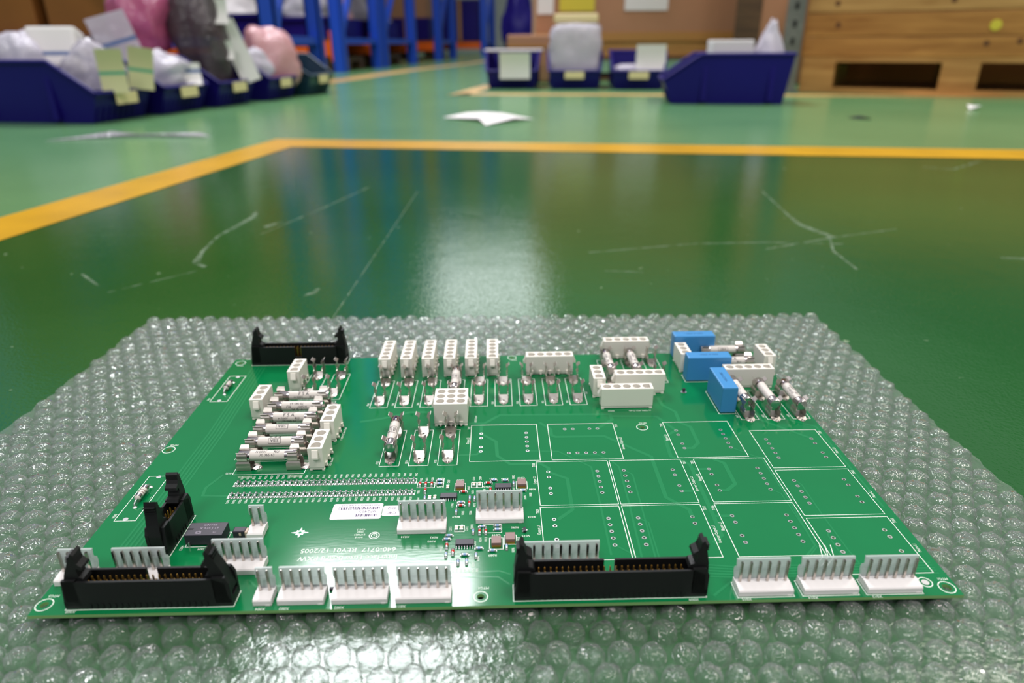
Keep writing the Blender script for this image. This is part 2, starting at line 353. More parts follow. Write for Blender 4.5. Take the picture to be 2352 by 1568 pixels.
four(186.4, 138.4); five(213.6, 138.4); HOLES += [(x, 142.0) for x in (237.4, 242.4, 252.6, 257.5)] + [(237.3+5.02*k, 115.4) for k in range(5)]
four(305.2, 138.2); five(332.4, 138.1); five(356.1, 126.5); four(383.3, 126.2); four(224.0, 96.9); five(251.1, 96.8); five(265.9, 96.9); four(293.1, 96.9)
four(313.3, 96.8); five(340.4, 96.9); five(355.9, 84.6); four(383.2, 84.7); four(224.0, 55.8); five(251.1, 55.8); five(265.9, 55.7); four(293.0, 55.7)
four(313.1, 55.9); five(340.4, 55.7); five(355.9, 43.0); four(383.2, 42.9)

def panel():
    cu = bpy.data.curves.new('outline', 'CURVE'); cu.dimensions = '2D'; cu.fill_mode = 'BOTH'; cu.extrude = 0.8
    def loop(pts):
        sp = cu.splines.new('POLY'); sp.points.add(len(pts)-1); sp.use_cyclic_u = True
        for p, q in zip(sp.points, pts): p.co = (q[0], q[1], 0, 1)
    loop([(0, 0), (BW, 0), (BW, BD), (0, BD)])
    for x, y, r0, r1 in MOUNT: loop([(x+r0*math.cos(a*PI/12), y+r0*math.sin(a*PI/12)) for a in range(24)])
    for x, y in HOLES: loop([(x+.62*math.cos(a*PI/6), y+.62*math.sin(a*PI/6)) for a in range(12)])
    o = bpy.data.objects.new('outline', cu); C.objects.link(o); me = bpy.data.meshes.new_from_object(o)
    mb = MB()
    for p in me.polygons:
        top = abs(p.normal.z) > 0.5
        mb.f.append(tuple(p.vertices)); mb.mi.append(0 if top else 1); mb.sm.append(False)
    mb.v = [(v.co.x, v.co.y, v.co.z-0.8) for v in me.vertices]
    bpy.data.objects.remove(o); bpy.data.curves.remove(cu); bpy.data.meshes.remove(me)
    Z0, Z1, Z2 = 0.03, 0.08, 0.11; T, K, G = 3, 2, 4; zt = 0.03
    # --- masked copper under the varnish
    for pts, wd in ([[(186.2, 149.3), (186.4, 138.4), (195.3, 129.1), (196.0, 113.8), (203.2, 105.2), (220.1, 105.3), (224.4, 100.5), (224.0, 96.9), (233.9, 90.3), (233.9, 63.2), (226.0, 55.7)], 2.0],
        [[(177.6, 150.9), (188.1, 150.5), (197.8, 160.7), (268.0, 159.4), (268.2, 152.6), (257.5, 142.0)], 2.2], [[(222.4, 150.5), (228.7, 142.5), (228.7, 135.3), (231.1, 133.3), (260.4, 133.2), (284.0, 110.2), (283.6, 71.9), (293.0, 61.4), (293.0, 55.7)], 2.2],
        [[(213.5, 118.4), (231.3, 117.4), (248.4, 101.0), (248.6, 64.9), (248.3, 29.3)], 1.1], [[(240, 113.5), (254, 113), (261.1, 105.7), (263.9, 100.5), (263.5, 66.6), (262.1, 27)], 1.1],
        [[(266.9, 96.6), (270.1, 92.8), (269.2, 58.0), (268.2, 22)], 0.9], [[(266, 55.7), (270.3, 52), (270.0, 22)], 0.8], [[(268.0, 157.0), (297.0, 155.4), (305.2, 138.2), (296.5, 131.6), (295.2, 109.9), (304.0, 101.7), (303.8, 56.9), (303.4, 41.6), (298, 36)], 2.2],
        [[(310.2, 160), (309.8, 147.2), (315.0, 142.4), (314.7, 123.8), (310.2, 118.3), (305.3, 118.4)], 2.2], [[(318.5, 106.5), (323.5, 102.4), (323.3, 82.6), (317.3, 77.0), (313.2, 77.2)], 2.2],
        [[(304, 96.8), (313.3, 96.8)], 2], [[(304, 55.9), (313, 55.9)], 2], [[(293, 77), (303, 77)], 2], [[(172.9, 115.2), (184.1, 115.5), (186.3, 118.6)], 1.6], [[(251.1, 36.1), (257.0, 30.8), (262, 26)], 0.9],
        [[(332.7, 118.3), (343.2, 108.7), (346.2, 106.6), (346.4, 67.8), (344.8, 32.8), (336.4, 24.6)], 0.9], [[(340.4, 77.2), (344.5, 73.4), (345.3, 31.9), (338.2, 24.6)], 0.7],
        [[(357.2, 84.1), (358.5, 80.5), (358.3, 54.7), (358.9, 29.7), (360.3, 16.0)], 0.8], [[(356, 43), (354.2, 40), (354.4, 20)], 0.8], [[(360, 150), (383, 127)], 2.0], [[(376, 150), (392, 140), (392, 60)], 1.2],
        [[(303, 180), (304, 170), (311, 160)], 2.2], [[(110, 155), (122, 158), (140, 166), (157, 166)], 2.4], [[(45, 100), (40, 88), (41, 81), (56, 80)], 1.6], [[(174.0, 19.9), (196.5, 20.5), (201.5, 18.2)], 0.9], [[(174, 17.5), (196, 16.8), (201, 12)], 0.9], [[(152, 18.6), (150, 14), (90, 14), (86, 18)], 0.9]):
        zt += .0006; mb.line(pts, wd, zt, T)
    for k in range(5):
        mb.line([(17+2.3*k, 236), (20.3+2.2*k, 145), (19.6+2.2*k, 100), (17.6+2.2*k, 36)], 1.1, Z0+.025+.0006*k, T)
        mb.line([(287, 22-1.9*k), (302, 20-1.7*k), (392, 20-1.7*k)], 0.9, Z0+.025+.0006*k, T)
    for k in range(3): mb.line([(339+2.6*k, 19), (345+2.6*k, 25), (347+2.6*k, 33)], 0.35, Z1, K)
    mb.line([(288, 2.6), (298, 10.6), (304, 12)], 1.2, Z0+.03, T)
    # --- white print: transformer outlines
    hash_ = lambda s: int(s[1:]) % 7
    L = 0.34
    for n, (a, b, c, d, t, side) in TR.items():
        mb.rect(a, b, c, d, L, Z1+.001*(len(n)+hash_(n)), K)
        tx = a-1.5 if side == 'l' else b+1.6
        if side == 'l' and n in ('T004',): tx = a-1.6
        mb.text(n, tx, d-3.2, Z1, 2.3, PI/2, K, .72)
        if side == 'l': mb.text(t, tx-.2, (c+d)/2+2.0, Z1, 2.3, PI/2, K, .72)
        else: mb.text(t, tx+.2, (c+d)/2-3.5, Z1, 2.3, PI/2, K, .72)
    for x, y, r0, r1 in MOUNT: mb.ring(x, y, Z1, r1-.4, r1, 28, K)
    for (x, y, r0, r1), n in zip(MOUNT, ('MTG5', 'MTG1', 'MTG4', 'MTG2', 'MTG8', 'MTG6', 'MTG3')):
        mb.text(n, x+1.2, y+5.0 if n != 'MTG3' and n != 'MTG6' else y-4.6, Z1, 2.0, PI, K, .9)
    # fuse place outlines and names
    top = [118.7, 135.0, 151.3, 168.0, 184.2, 200.4, 216.8, 233.5, 249.6]
    for i, x in enumerate(top):
        mb.rect(x-5.6, x+5.6, 172.5, 211.3, L, Z1, K); mb.text('F%03d' % (4+i), x-7.2, 177, Z1, 2.2, PI/2, K, .75)
        if i < 6: mb.rect(x-4, x-1.5, 213.2, 214.8, .35, Z1, K)
    for i, x in enumerate((135.1, 151.5, 167.8)): mb.rect(x-5.5, x+5.5, 105.2, 143.7, L, Z1, K); mb.text('F%03d' % (13+i), x-7.0, 109, Z1, 2.2, PI/2, K, .75)
    for i, x in enumerate((69.0, 85.3)): mb.rect(x-5.6, x+5.6, 185.3, 223.2, L, Z1, K)
    for i in range(6):
        y = 106.2+14.1*i; mb.rect(50.0, 89.2, y-6.6, y+6.2, L, Z1, K); mb.text('F%03d' % (22+i), 47.5, y-5.2, Z1, 2.1, PI, K, .8)
    mb.text('F028', 93.2, 163, Z1, 2.1, PI, K, .8)
    for i, x in enumerate((354.8, 371.2, 387.3)): mb.rect(x-5.4, x+5.4, 149.6, 188, L, Z1, K); mb.text('F%03d' % (3-i), x-6.9, 154, Z1, 2.2, PI/2, K, .75)
    for i, x in enumerate((276, 293.7, 310)): mb.rect(x-5.4, x+5.4, 202, 240, L, Z1, K)
    mb.add([(4.5, 99.6, Z1), (15.2, 99.3, Z1), (15.8, 61.1, Z1), (4.9, 61.2, Z1)], [], K)
    mb.rect(4.8, 15.4, 61.2, 99.5, L, Z1, K); mb.rect(5.4, 16.8, 184.8, 222.7, L, Z1, K)
    mb.text('F030', 3.2, 65, Z1, 2.1, PI/2, K, .8); mb.text('F029', 3.6, 188, Z1, 2.1, PI/2, K, .8)
    for x, y in ((10.2, 98.9), (9.9, 62.6), (11.6, 221.2), (11.1, 186.2)): mb.ring(x, y, Z1, 0, 1.3, 14, G)
    # connector names
    for s, x, y in (('X013', 357.5, .1), ('X014', 330, .2), ('X015', 301.5, .2), ('X009', 279, .7), ('X008', 17, 1.6), ('X004', 96, .7), ('X003', 106, .7), ('X002', 129, .6), ('X011', 155, .5), ('X034', 151.5, 44.8),
                    ('X035', 213, 58), ('X005', 92, 19.4), ('X022', 269.5, 163.3), ('C004', 57, 39.0), ('R090', 204.4, 50.2), ('V015', 209.4, 43.8), ('R089', 193.5, 30.6), ('R093', 165.4, 44.0), ('R095', 164.4, 41.2), ('R069', 175.2, 59.2),
                    ('C008', 176, 90.6), ('C011', 209, 91.6), ('R074', 165.6, 92.4), ('R072', 165.4, 84.9), ('R101', 193.6, 91.4), ('R100', 200, 91.2), ('V010', 190.4, 84.2), ('R081', 214.6, 81), ('C014', 195.2, 44.8)):
        mb.text(s, x, y, Z1, 2.0, PI, K, .95)
    for s, x, y in (('to T004, PSU Trafo', 288, 163.3),): mb.text(s, x, y, Z1, 1.9, PI, K, .95)
    for s, x, y in (('1  X017 Battery', 101.8, 110), ('1  X014 DC Earth Fault', 102.6, 141), ('X018 Output', 182.5, 156), ('X021', 256.5, 189), ('C004', 47, 40), ('V002', 154.6, 91.6), ('V003', 157.6, 91.8), ('V004', 160.7, 92), ('C007', 169.6, 89.6), ('C010', 183.2, 91.5), ('C009', 186.7, 91.8),
                    ('R082', 204.6, 92.5), ('V001', 154.2, 80.5), ('C002', 204.6, 81.5), ('R080', 213.2, 76.5), ('R078', 210.3, 74.0), ('V007', 180.6, 83.4), ('R071', 182.8, 79.6), ('R073', 184, 68.5), ('V005', 178.4, 62.2), ('V006', 182.2, 62.2), ('C013', 172.8, 50), ('C012', 180.8, 49.9), ('R092', 183.3, 51.6),
                    ('V014', 187.6, 41.6), ('V013', 190.2, 41.8), ('C003', 184.9, 39), ('C015', 205.9, 41.4), ('R096', 203.0, 34), ('R064', 154.6, 74), ('C006', 172.6, 68.6), ('R079', 189, 80.6), ('V012', 169.2, 35.5), ('R094', 186.8, 28.6), ('R097', 184.6, 25)):
        mb.text(s, x, y, Z1, 1.9, PI/2, K, .8)
    for k in range(9): mb.text('R%03d' % (83+k), 172+1.8*k, 21.2, Z1, 1.7, PI/2, K, .7)
    # resistor rows
    for k in range(31):
        x = 55.8+94.8*k/30; mb.text('R%03d' % (32+k), x+.8, 96.6, Z1, 1.9, PI/2, K, .8); mb.rect(x-1.55, x+1.55, 88.5, 92.6, .4, Z1, K); mb.quad(x-1.2, x+1.2, 88.7, 90.0, Z0, G)
        x = 56.2+94.6*k/30; mb.text('R%03d' % (1+k), x-.2, 75.2, Z1, 1.9, PI/2, K, .8); mb.rect(x-1.55, x+1.55, 78.1, 82.2, .4, Z1, K); mb.quad(x-1.2, x+1.2, 78.3, 79.6, Z0, G)
    # titles
    mb.text('640-0717  REV01 12/2005', 126, 36.2, Z1, 4.2, PI, K, 1.0); mb.text('Interface Fuse Board PXW', 126.6, 30.9, Z1, 4.2, PI, K, 1.0)
    # approval mark and solder star
    mb.ring(136.4, 46.4, Z1, 2.2, 2.6, 24, K); mb.ring(136.4, 46.4, Z1, 1.2, 1.6, 20, K); mb.text('e', 136.4, 46.4, Z1, 2.2, PI, K)
    for i, s in enumerate(('94V-0', 'E179823', '0520', 'CSC-2')): mb.text(s, 129.3, 45.2+1.9*i, Z1, 1.7, PI, K, .9)
    star = []
    for k in range(16):
        r = 4.2 if k % 4 == 0 else (2.6 if k % 2 == 0 else 1.7); star.append((100.0+r*math.cos(k*PI/8), 49.6+r*.9*math.sin(k*PI/8), Z1))
    mb.add(star, [tuple(range(16))], G); mb.ring(100, 49.6, Z2, 0, .9, 14, T)
    mb.ring(382.7, 7.9, Z1, 0, 1.6, 20, G); mb.ring(382.7, 7.9, Z1, 2.6, 3.0, 24, K)
    # connector outlines
    for a in ((14.2, 84.4, 2.6, 11.6), (202.4, 284.8, 2.0, 11.6), (15.4, 85.6, 239.8, 249.2), (34.4, 44, 34.4, 64.4), (298, 322.4, 1.2, 10.4), (326, 350.4, 1.3, 10.4), (353.6, 378.1, 1.2, 10.4), (337.5, 348.2, 157.3, 188.4), (327.6, 358.8, 202.4, 213.6), (48.4, 66.6, 40.7, 51),
              (153, 162.3, 84.3, 88.9), (163, 167, 85.6, 91.6), (173.2, 178.9, 80.8, 87.6), (182, 184.8, 83.6, 88), (185.2, 187.9, 83.6, 88), (206, 211.8, 81.6, 88.4), (192, 198.4, 34.8, 42.8), (199, 204.8, 38, 44.6), (175, 179.6, 47.8, 52.4), (188.8, 197.8, 46.6, 52.8)):
        mb.rect(*a, .36, Z1, K)
    return mb.mesh('board_panel', [M['mask'], M['fr4'], M['silk'], M['trace'], M['solder']], S)
obj('board_panel', panel(), board)
# plated through holes
pm = MB(); pm.ring(0, 0, 0.07, .58, 1.1, 16); pm.add([(.61*math.cos(k*PI/8), .61*math.sin(k*PI/8), z) for z in (.07, -1.6) for k in range(16)], [(k, (k+1) % 16, 16+(k+1) % 16, 16+k) for k in range(16)])
pme = pm.mesh('plated_hole', [M['solder']], S)
for x, y in HOLES[:100]: obj('plated_hole', pme, board, (x*S, y*S, 0))
pr = MB()
for x, y in HOLES[100:]:
    pr.ring(x, y, 0.07, .6, 1.15, 16)
o = obj('plated_hole', pr.mesh('plated_hole_rest', [M['solder']], S), board); o['kind'] = 'stuff'

# --- ribbon cable headers with latches
def latch_mesh():
    mb = MB()   # drawn for the end at -x, hook towards +x
    prof = [(-3.4, 6.0), (-3.6, 11), (-3.2, 17), (-2.2, 22), (-1.4, 26.0), (-.6, 28.4), (.6, 27.6), (1.0, 25.0), (1.8, 23.4), (3.8, 22.2), (4.2, 21.0), (3.2, 20.6), (1.9, 21.2), (1.5, 19.6), (2.4, 17.6), (2.6, 16.8), (4.4, 16.2), (5.2, 14.6), (4.4, 13.2), (2.4, 12.8), (2.2, 6.0)]
    mb.prism(prof, 'y', 1.6, 7.2)
    for z in (23.4, 24.6, 25.8): mb.box(-2.6, -.8, 1.9, 6.9, z, z+.5)
    return mb.mesh('latch', [M['black']], S)
LATCH = latch_mesh()
def pin_mesh(z0, z1, r, mt, tip=.4):
    mb = MB(); mb.box(-r, r, -r, r, z0, z1-tip); mb.box(-r, r, -r, r, z1-tip, z1, 0, (r*.55, r*.55)); return mb.mesh('contact_pin', [mt], S)
GOLD = pin_mesh(3.4, 12.8, .29, M['gold'])
def ribbon_header(n, length, x, y, rz, lean=(0, 0), notch='back'):
    """outer box 0..length by 0..8.8, n columns of two pins"""
    mb = MB(); D = 8.8; H = 14.3; W = 1.1; c = length/2; e = 7.0
    mb.bbox(0, length, 0, D, 0.3, 4.2, .25)
    for k in range(n): mb.box(c+(k-(n-1)/2)*2.54-.5, c+(k-(n-1)/2)*2.54+.5, -.25, .1, .4, 3.0)
    for side in ('front', 'back'):
        y0, y1 = (0, W) if side == 'front' else (D-W, D)
        if notch == side:
            mb.box(e-.6, c-2.3, y0, y1, 4, H); mb.box(c+2.3, length-e+.6, y0, y1, 4, H); mb.box(c-2.3, c+2.3, y0, y1, 4, 6.2)
        else: mb.box(e-.6, length-e+.6, y0, y1, 4, H)
    for s in (0, 1):
        xa, xb = (0, e) if s == 0 else (length-e, length)
        mb.prism([(xa+(1.2 if s == 0 else 0), 4), (xb-(1.2 if s == 1 else 0), 4), (xb-(1.8 if s else 0), H-2+(2.6 if s == 0 else 0)), (xa+(1.8 if s == 0 else 0), H+.6-(0 if s == 0 else 0))], 'y', 0, 1.5)
        mb.prism([(xa, 2), (xb, 2), (xb, H+.6 if s == 0 else H-1), (xa+1.5 if s == 0 else xb-1.5, H+.8)] if s == 0 else [(xa, 2), (xb, 2), (xb, H-2.5), (xb-1.5, H+.8), (xa, H+.6)], 'y', 0, 1.5)
        mb.prism([(xa, 2), (xb, 2), (xb, H+.6), (xa+1.5, H+.8), (xa, H-2.5)] if s == 0 else [(xa, 2), (xb, 2), (xb, H-2.5), (xb-1.5, H+.8), (xa, H+.6)], 'y', D-1.5, D)
        xi = xb if s == 0 else xa
        mb.box(min(xi, xi+(-1 if s == 0 else 1)), max(xi, xi+(-1 if s == 0 else 1)), 0, D, 4, 8.5)
    o = obj('ribbon_header', mb.mesh('ribbon_header', [M['black']], S), board, (x*S, y*S, 0), rz)
    for s in (0, 1):
        l = obj('latch', LATCH, o, ((3.6 if s == 0 else length-3.6)*S, 0, 0))
        if s == 1: l.location.y = 8.8*S; l.rotation_euler = (0, 0, PI)
        a = lean[s]
        if a: l.rotation_mode = 'XYZ'; l.rotation_euler.y = a; l.location.x += (-1 if s == 0 else 1)*7*math.sin(abs(a))*S
    for k in range(n):
        for r in (0, 1): obj('contact_pin', GOLD, o, ((c+(k-(n-1)/2)*2.54)*S, (3.13+2.54*r)*S, 0))
    return o
ribbon_header(20, 69.8, 14.4, 2.9, 0, (.22, .22))
ribbon_header(25, 82.2, 202.7, 2.3, 0, (0, 0))
ribbon_header(20, 69.8, 15.6, 240.2, 0, (.12, 0), 'front')
ribbon_header(5, 29.4, 43.6, 34.7, PI/2, (0, 0))

# --- friction-lock pin headers
MPIN = pin_mesh(-1, 14.2, .5, M['pin'], .6)
_wall = {}
def lock_header(n, x, y):
    """n pins at 3.96 mm; x, y = front left corner of the base"""
    wd = n*3.96-.2
    if n not in _wall:
        mb = MB(); mb.prism([(0, 0.2), (8.6, 0.2), (8.6, 3.3), (6.0, 3.3), (5.6, 3.6), (.5, 3.1), (0, 2.5)], 'x', 0, wd); mb.box(wd-2.6, wd-.6, -.15, 1, .2, .7)
        b = mb.mesh('pin_header', [M['base']], S)
        mb = MB(); mb.prism([(7.2, 3.3), (8.8, 3.3), (9.6, 5.0), (9.8, 7.0), (9.3, 8.6), (7.9, 9.8), (7.7, 10.8), (8.3, 13.9), (7.3, 13.9), (6.7, 10.8), (6.6, 9.6), (7.9, 7.8), (8.3, 6.6), (7.9, 5.4)], 'x', .3, wd-.3)
        _wall[n] = (b, mb.mesh('locking_wall', [M['wall']], S))
    b, wl = _wall[n]
    o = obj('pin_header', b, board, (x*S, y*S, 0)); obj('locking_wall', wl, o, label='translucent locking wall')
    for k in range(n): obj('contact_pin', MPIN, o, ((1.88+3.96*k)*S, 5.6*S, 0))
    return o
for n, x, y in ((4, 1.7, 16.6), (6, 25.3, 16.6), (6, 67.3, 21.2), (2, 75.8, 45.6), (2, 92.6, 2.5), (5, 102.7, 2.5), (6, 125.4, 2.3), (6, 152.4, 2.0), (6, 147.4, 46.7), (6, 185.2, 53.5), (9, 206.2, 15.2), (6, 298.4, 1.7), (6, 326.6, 1.8), (6, 354.1, 1.7)): lock_header(n, x, y)

# --- white socket housings
_house = {}
def housing_mesh(n, rows, H):
    key = (n, rows, H)
    if key in _house: return _house[key]
    P = 6.35; L = n*P+1.5; Dp = rows*P+1.7 if rows > 1 else 8.1
    cu = bpy.data.curves.new('outline', 'CURVE'); cu.dimensions = '2D'; cu.fill_mode = 'BOTH'; cu.extrude = (H-2)/2
    def loop(pts):
        sp = cu.splines.new('POLY'); sp.points.add(len(pts)-1); sp.use_cyclic_u = True
        for p, q in zip(sp.points, pts): p.co = (q[0], q[1], 0, 1)
    loop([(0, 0), (L, 0), (L, Dp), (0, Dp)])
    cen = []
    for r in range(rows):
        for k in range(n):
            cx = L/2+(k-(n-1)/2)*P; cy = Dp/2+(r-(rows-1)/2)*P; cen.append((cx, cy)); R = 2.65
            pts = [(cx+R*math.cos(a*PI/12), cy+R*math.sin(a*PI/12)) for a in range(24)]
            if k == 0 and rows == 1:
                pts = [(cx+R*math.cos(a*PI/12), cy+R*math.sin(a*PI/12)) for a in range(-6, 7)] + [(cx-2.4, cy+R), (cx-2.4, cy-R)]
            loop(pts)
    o = bpy.data.objects.new('outline', cu); C.objects.link(o); me = bpy.data.meshes.new_from_object(o)
    mb = MB()
    mb.v = [(v.co.x, v.co.y, v.co.z+(H-2)/2+2) for v in me.vertices]
    for p in me.polygons: mb.f.append(tuple(p.vertices)); mb.mi.append(0); mb.sm.append(False)
    bpy.data.objects.remove(o); bpy.data.curves.remove(cu); bpy.data.meshes.remove(me)
    mb.box(.3, L-.3, .3, Dp-.3, .5, 2.0)
    for cx, cy in cen: mb.ring(cx, cy, 5.0, 0, 2.7, 16, 0)
    for fx in (0.2, L-2.0):
        for fy in (0, Dp-1.4): mb.box(fx, fx+1.8, fy, fy+1.4, 0, .8)
    for e, s in ((0, -1), (L, 1)):     # locking ramps on both ends
        mb.prism([(e, H-1), (e+s*.4, H-1.2), (e+s*2.0, H-5.0), (e+s*2.0, H-6.0), (e, H-6.4)], 'y', Dp/2-1.7, Dp/2+1.7)
    for k in range(n):                 # stepped feet along one long side
        cx = L/2+(k-(n-1)/2)*P; mb.box(cx-1.1, cx+1.1, -.9, .2, 1.2, 3.4); mb.box(cx-.5, cx+.5, -1.3, 0, .6, 1.6)
    _house[key] = (mb.mesh('socket_housing', [M['nylon']], S), L, Dp); return _house[key]
def housing(n, x, y, rows=1, H=14.3, deep=False, flip=False):
    """x, y = front left corner of the block; deep: long side runs to the back (stepped feet on the right)"""
    me, L, Dp = housing_mesh(n, rows, H)
    if deep: return obj('socket_housing', me, board, ((x+Dp)*S, y*S, 0), PI/2)
    if flip: return obj('socket_housing', me, board, ((x+L)*S, (y+Dp)*S, 0), PI)
    return obj('socket_housing', me, board, (x*S, y*S, 0))
for x in (113.2, 128.3, 143.4, 158.7, 173.8, 189.1): housing(5, x, 216.6, deep=True)
housing(5, 217.1, 217.5); housing(3, 157.3, 148.2, 3, 15.4)
housing(3, 54.2, 199.2, deep=True); housing(3, 41.6, 159.8, deep=True); housing(3, 92.0, 131.8, deep=True); housing(3, 91.9, 102.3, deep=True)
housing(5, 276.0, 242.0); housing(3, 260.0, 181.8, deep=True); housing(5, 275.4, 186.4, flip=True); housing(5, 263.2, 166.3, flip=True)
housing(3, 327.2, 218.0, deep=True); housing(5, 351.0, 192.2, flip=True); housing(3, 385.0, 212.8, deep=True)

# --- blue film capacitors
cb = MB(); cb.bbox(0, 30.4, 0, 10, .4, 18.4, .9)
cb.text('220n K 275V~', 15.2, 5, 18.46, 2.6, PI, 1, .9)
cme = cb.mesh('film_capacitor', [M['blue'], M['blueink']], S)
obj('film_capacitor', cme, board, (328.0*S, 203.0*S, 0)); obj('film_capacitor', cme, board, (327.7*S, 240.4*S, 0)); obj('film_capacitor', cme, board, (348.0*S, 157.8*S, 0), PI/2)

# --- fuse clips (fuse axis = local y, tab towards -y)
def clip_mesh():
    mb = MB(); t = .35
    mb.box(-3.0, 3.0, -4, 4, .25, .6)
    for s in (-1, 1):
        inn = [(3.0, .3), (3.15, 3.2), (2.9, 4.6), (2.35, 5.6), (2.9, 6.4), (3.25, 8.0), (2.9, 9.6), (2.25, 10.6), (2.6, 11.1), (4.2, 12.4)]
        hw = [4, 4, 4, 3.2, 2.7, 2.7, 2.7, 2.7, 2.7, 2.2]
        vs = []
        for (x, z), h in zip(inn, hw): vs += [(s*x, -h, z), (s*x, h, z), (s*(x+t), h, z), (s*(x+t), -h, z)]
        fs = []
        for i in range(len(inn)-1):
            for k in range(4): q = (i*4+k, i*4+(k+1) % 4, i*4+4+(k+1) % 4, i*4+4+k); fs.append(q if s < 0 else q[::-1])
        e = (len(inn)-1)*4; fs.append((e, e+1, e+2, e+3)); mb.add(vs, fs)
        mb.box(*sorted((s*2.3, s*2.75)), -3.5, -3.1, 5.2, 6.2)
    # front tab with hole and solder foot
    y0 = -8.2
    n = 12; vs = [(.75*math.cos(k*2*PI/n), -4.9+.75*math.sin(k*2*PI/n), .95) for k in range(n)]
    out = []
    for k in range(n):
        a = k*2*PI/n; ca, sa = math.cos(a), math.sin(a); q = min(2.9/max(abs(ca), 1e-6), 2.5/max(abs(sa), 1e-6)); out.append((ca*q, -4.9+sa*q, .95-(.5 if sa < -.4 else 0)))
    mb.add(vs+out, [(k, n+k, n+(k+1) % n, (k+1) % n) for k in range(n)])
    mb.ring(0, -4.9, .3, 0, 1.1, 12, 1)
    mb.add([(-2.9, -7.4, .45), (2.9, -7.4, .45), (1.2, -8.4, 0), (-1.2, -8.4, 0)], [(0, 3, 2, 1)])
    mb.tube([(0, -8.2, -.2), (0, -8.4, .5), (0, -8.4, .9)], [1.3, 1.0, .3], 10)
    return mb.mesh('fuse_clip', [M['tin'], M['dark']], S)
CLIP = clip_mesh()
def clip(x, y, rz=0): obj('fuse_clip', CLIP, board, (x*S, y*S, 0), rz)
for x in (118.7, 135.0, 151.3, 168.0, 184.2, 200.4, 216.8, 233.5, 249.6): clip(x, 183.6); clip(x, 210.8)
for x in (135.1, 151.5, 167.8): clip(x, 116.2); clip(x, 143.2)
for x in (69.1, 85.3): clip(x, 196.8); clip(x, 223.8)
LY = [106.4+14.1*i for i in range(6)]
for y in LY: clip(55.2, y, PI/2); clip(82.9, y, PI/2)
for x in (354.6, 370.9, 387.1): clip(x, 155.8); clip(x, 183)
for x in (276.0, 293.7, 310.0): clip(x, 209.2); clip(x, 236.4)
for y in (238.6, 219.0): clip(350, y, PI/2); clip(376.6, y, PI/2)

# --- axial resistors
am = MB(); am.tube([(0, -5.4, 2.7), (0, -5.0, 2.7), (0, -4.6, 2.7), (0, -2.4, 2.7), (0, -2.2, 2.7), (0, 2.2, 2.7), (0, 2.4, 2.7), (0, 4.6, 2.7), (0, 5.0, 2.7), (0, 5.4, 2.7)], [.6, 1.4, 1.75, 1.75, 1.6, 1.6, 1.75, 1.75, 1.4, .6], 18)
for y0, y1 in ((-4.7, -2.5), (2.5, 4.7)): am.tube([(0, y0, 2.7), (0, y1, 2.7)], 1.8, 18, 3)
for y0, y1, k in ((-1.2, -.8, 2), (.6, 1.0, 2)): am.tube([(0, y0, 2.7), (0, y1, 2.7)], 1.64, 18, k)
ame = am.mesh('axial_resistor', [M['ceramic'], M['purple'], M['brown'], M['cap']], S)
lm = MB(); lm.tube([(0, 5.2, 2.7), (0, 7.2, 2.6), (0, 8.4, 1.8), (0, 8.8, .4), (0, 8.8, -1)], .4, 8); lm.tube([(0, 8.8, 0), (0, 8.8, .7)], [1.2, .4], 10)
lme = lm.mesh('lead', [M['solder']], S)
for x, y in ((9.9, 81.0), (11.2, 204.0)):
    o = obj('axial_resistor', ame, board, (x*S, y*S, 0)); obj('lead', lme, o); obj('lead', lme, o, rz=PI)

# --- optocoupler
om = MB(); om.bbox(48.7, 66.3, 41.2, 50.6, .9, 6.4, .25); om.box(48.6, 51.5, 45.4, 46.4, 6.3, 6.42, 2)
om.text('CNY65', 58.6, 48.7, 6.45, 1.9, 0, 1, 1.1); om.text('V 535 J 19', 58.8, 46.4, 6.45, 1.9, 0, 1, 1.1); om.text('RU', 62.2, 43.2, 6.45, 1.3, 0, 1)
om.rect(53.6, 55.8, 42.5, 43.8, .3, 6.45, 1); om.line([(53.4, 42.3), (54.7, 44.4), (56.2, 42.3)], .25, 6.45, 1)
opt = obj('optocoupler', om.mesh('optocoupler', [M['opto'], M['grey'], M['dark']], S), board)
pl = MB(); pl.box(-.3, .3, -.4, .4, -1, 2.4); plm = pl.mesh('lead', [M['solder']], S)
for x in (50.5, 64.5):
    for y in (41.0, 50.9): obj('lead', plm, opt, (x*S, y*S, 0))
tm = MB(); tm.bbox(69.4, 75.2, 45.6, 49.4, .4, 4.6, .5); tm.box(72.4, 73.4, 45.5, 45.7, 2.2, 3.8, 1); tm.bbox(73.2, 76.2, 45.8, 49.2, .2, 4.0, .3, 1)
obj('tantalum_capacitor', tm.mesh('tantalum_capacitor', [M['opto'], M['tan']], S), board)

# --- small surface-mount parts
def melf(length, r, body, cap):
    mb = MB(); h = length/2; e = length*.3
    mb.tube([(0, -h+e, r), (0, h-e, r)], r*.93, 12, 0)
    for s in (-1, 1): mb.tube([(0, s*(h-e), r), (0, s*(h-.1), r), (0, s*h, r)], [r, r, r*.7], 12, 1); mb.box(-r*.9, r*.9, *sorted((s*(h-.35), s*(h+.45))), .02, r*.7, 1, (r*.2, .15))
    return mb.mesh('part', [body, cap], S)
RES = melf(3.6, .72, M['mgreen'], M['solder']); RES.name = 'chip_resistor'
RESB = melf(3.4, .7, M['mblue'], M['solder']); RESB.name = 'chip_resistor_blue'
DIO = melf(3.8, .78, M['red'], M['solder']); DIO.name = 'glass_diode'
cc = MB(); cc.box(-.75, .75, -.9, .9, .05, 1.1, 0); cc.box(-.78, .78, -1.5, -.85, .05, 1.13, 1); cc.box(-.78, .78, .85, 1.5, .05, 1.13, 1); CCM = cc.mesh('chip_capacitor', [M['tan'], M['solder']], S)
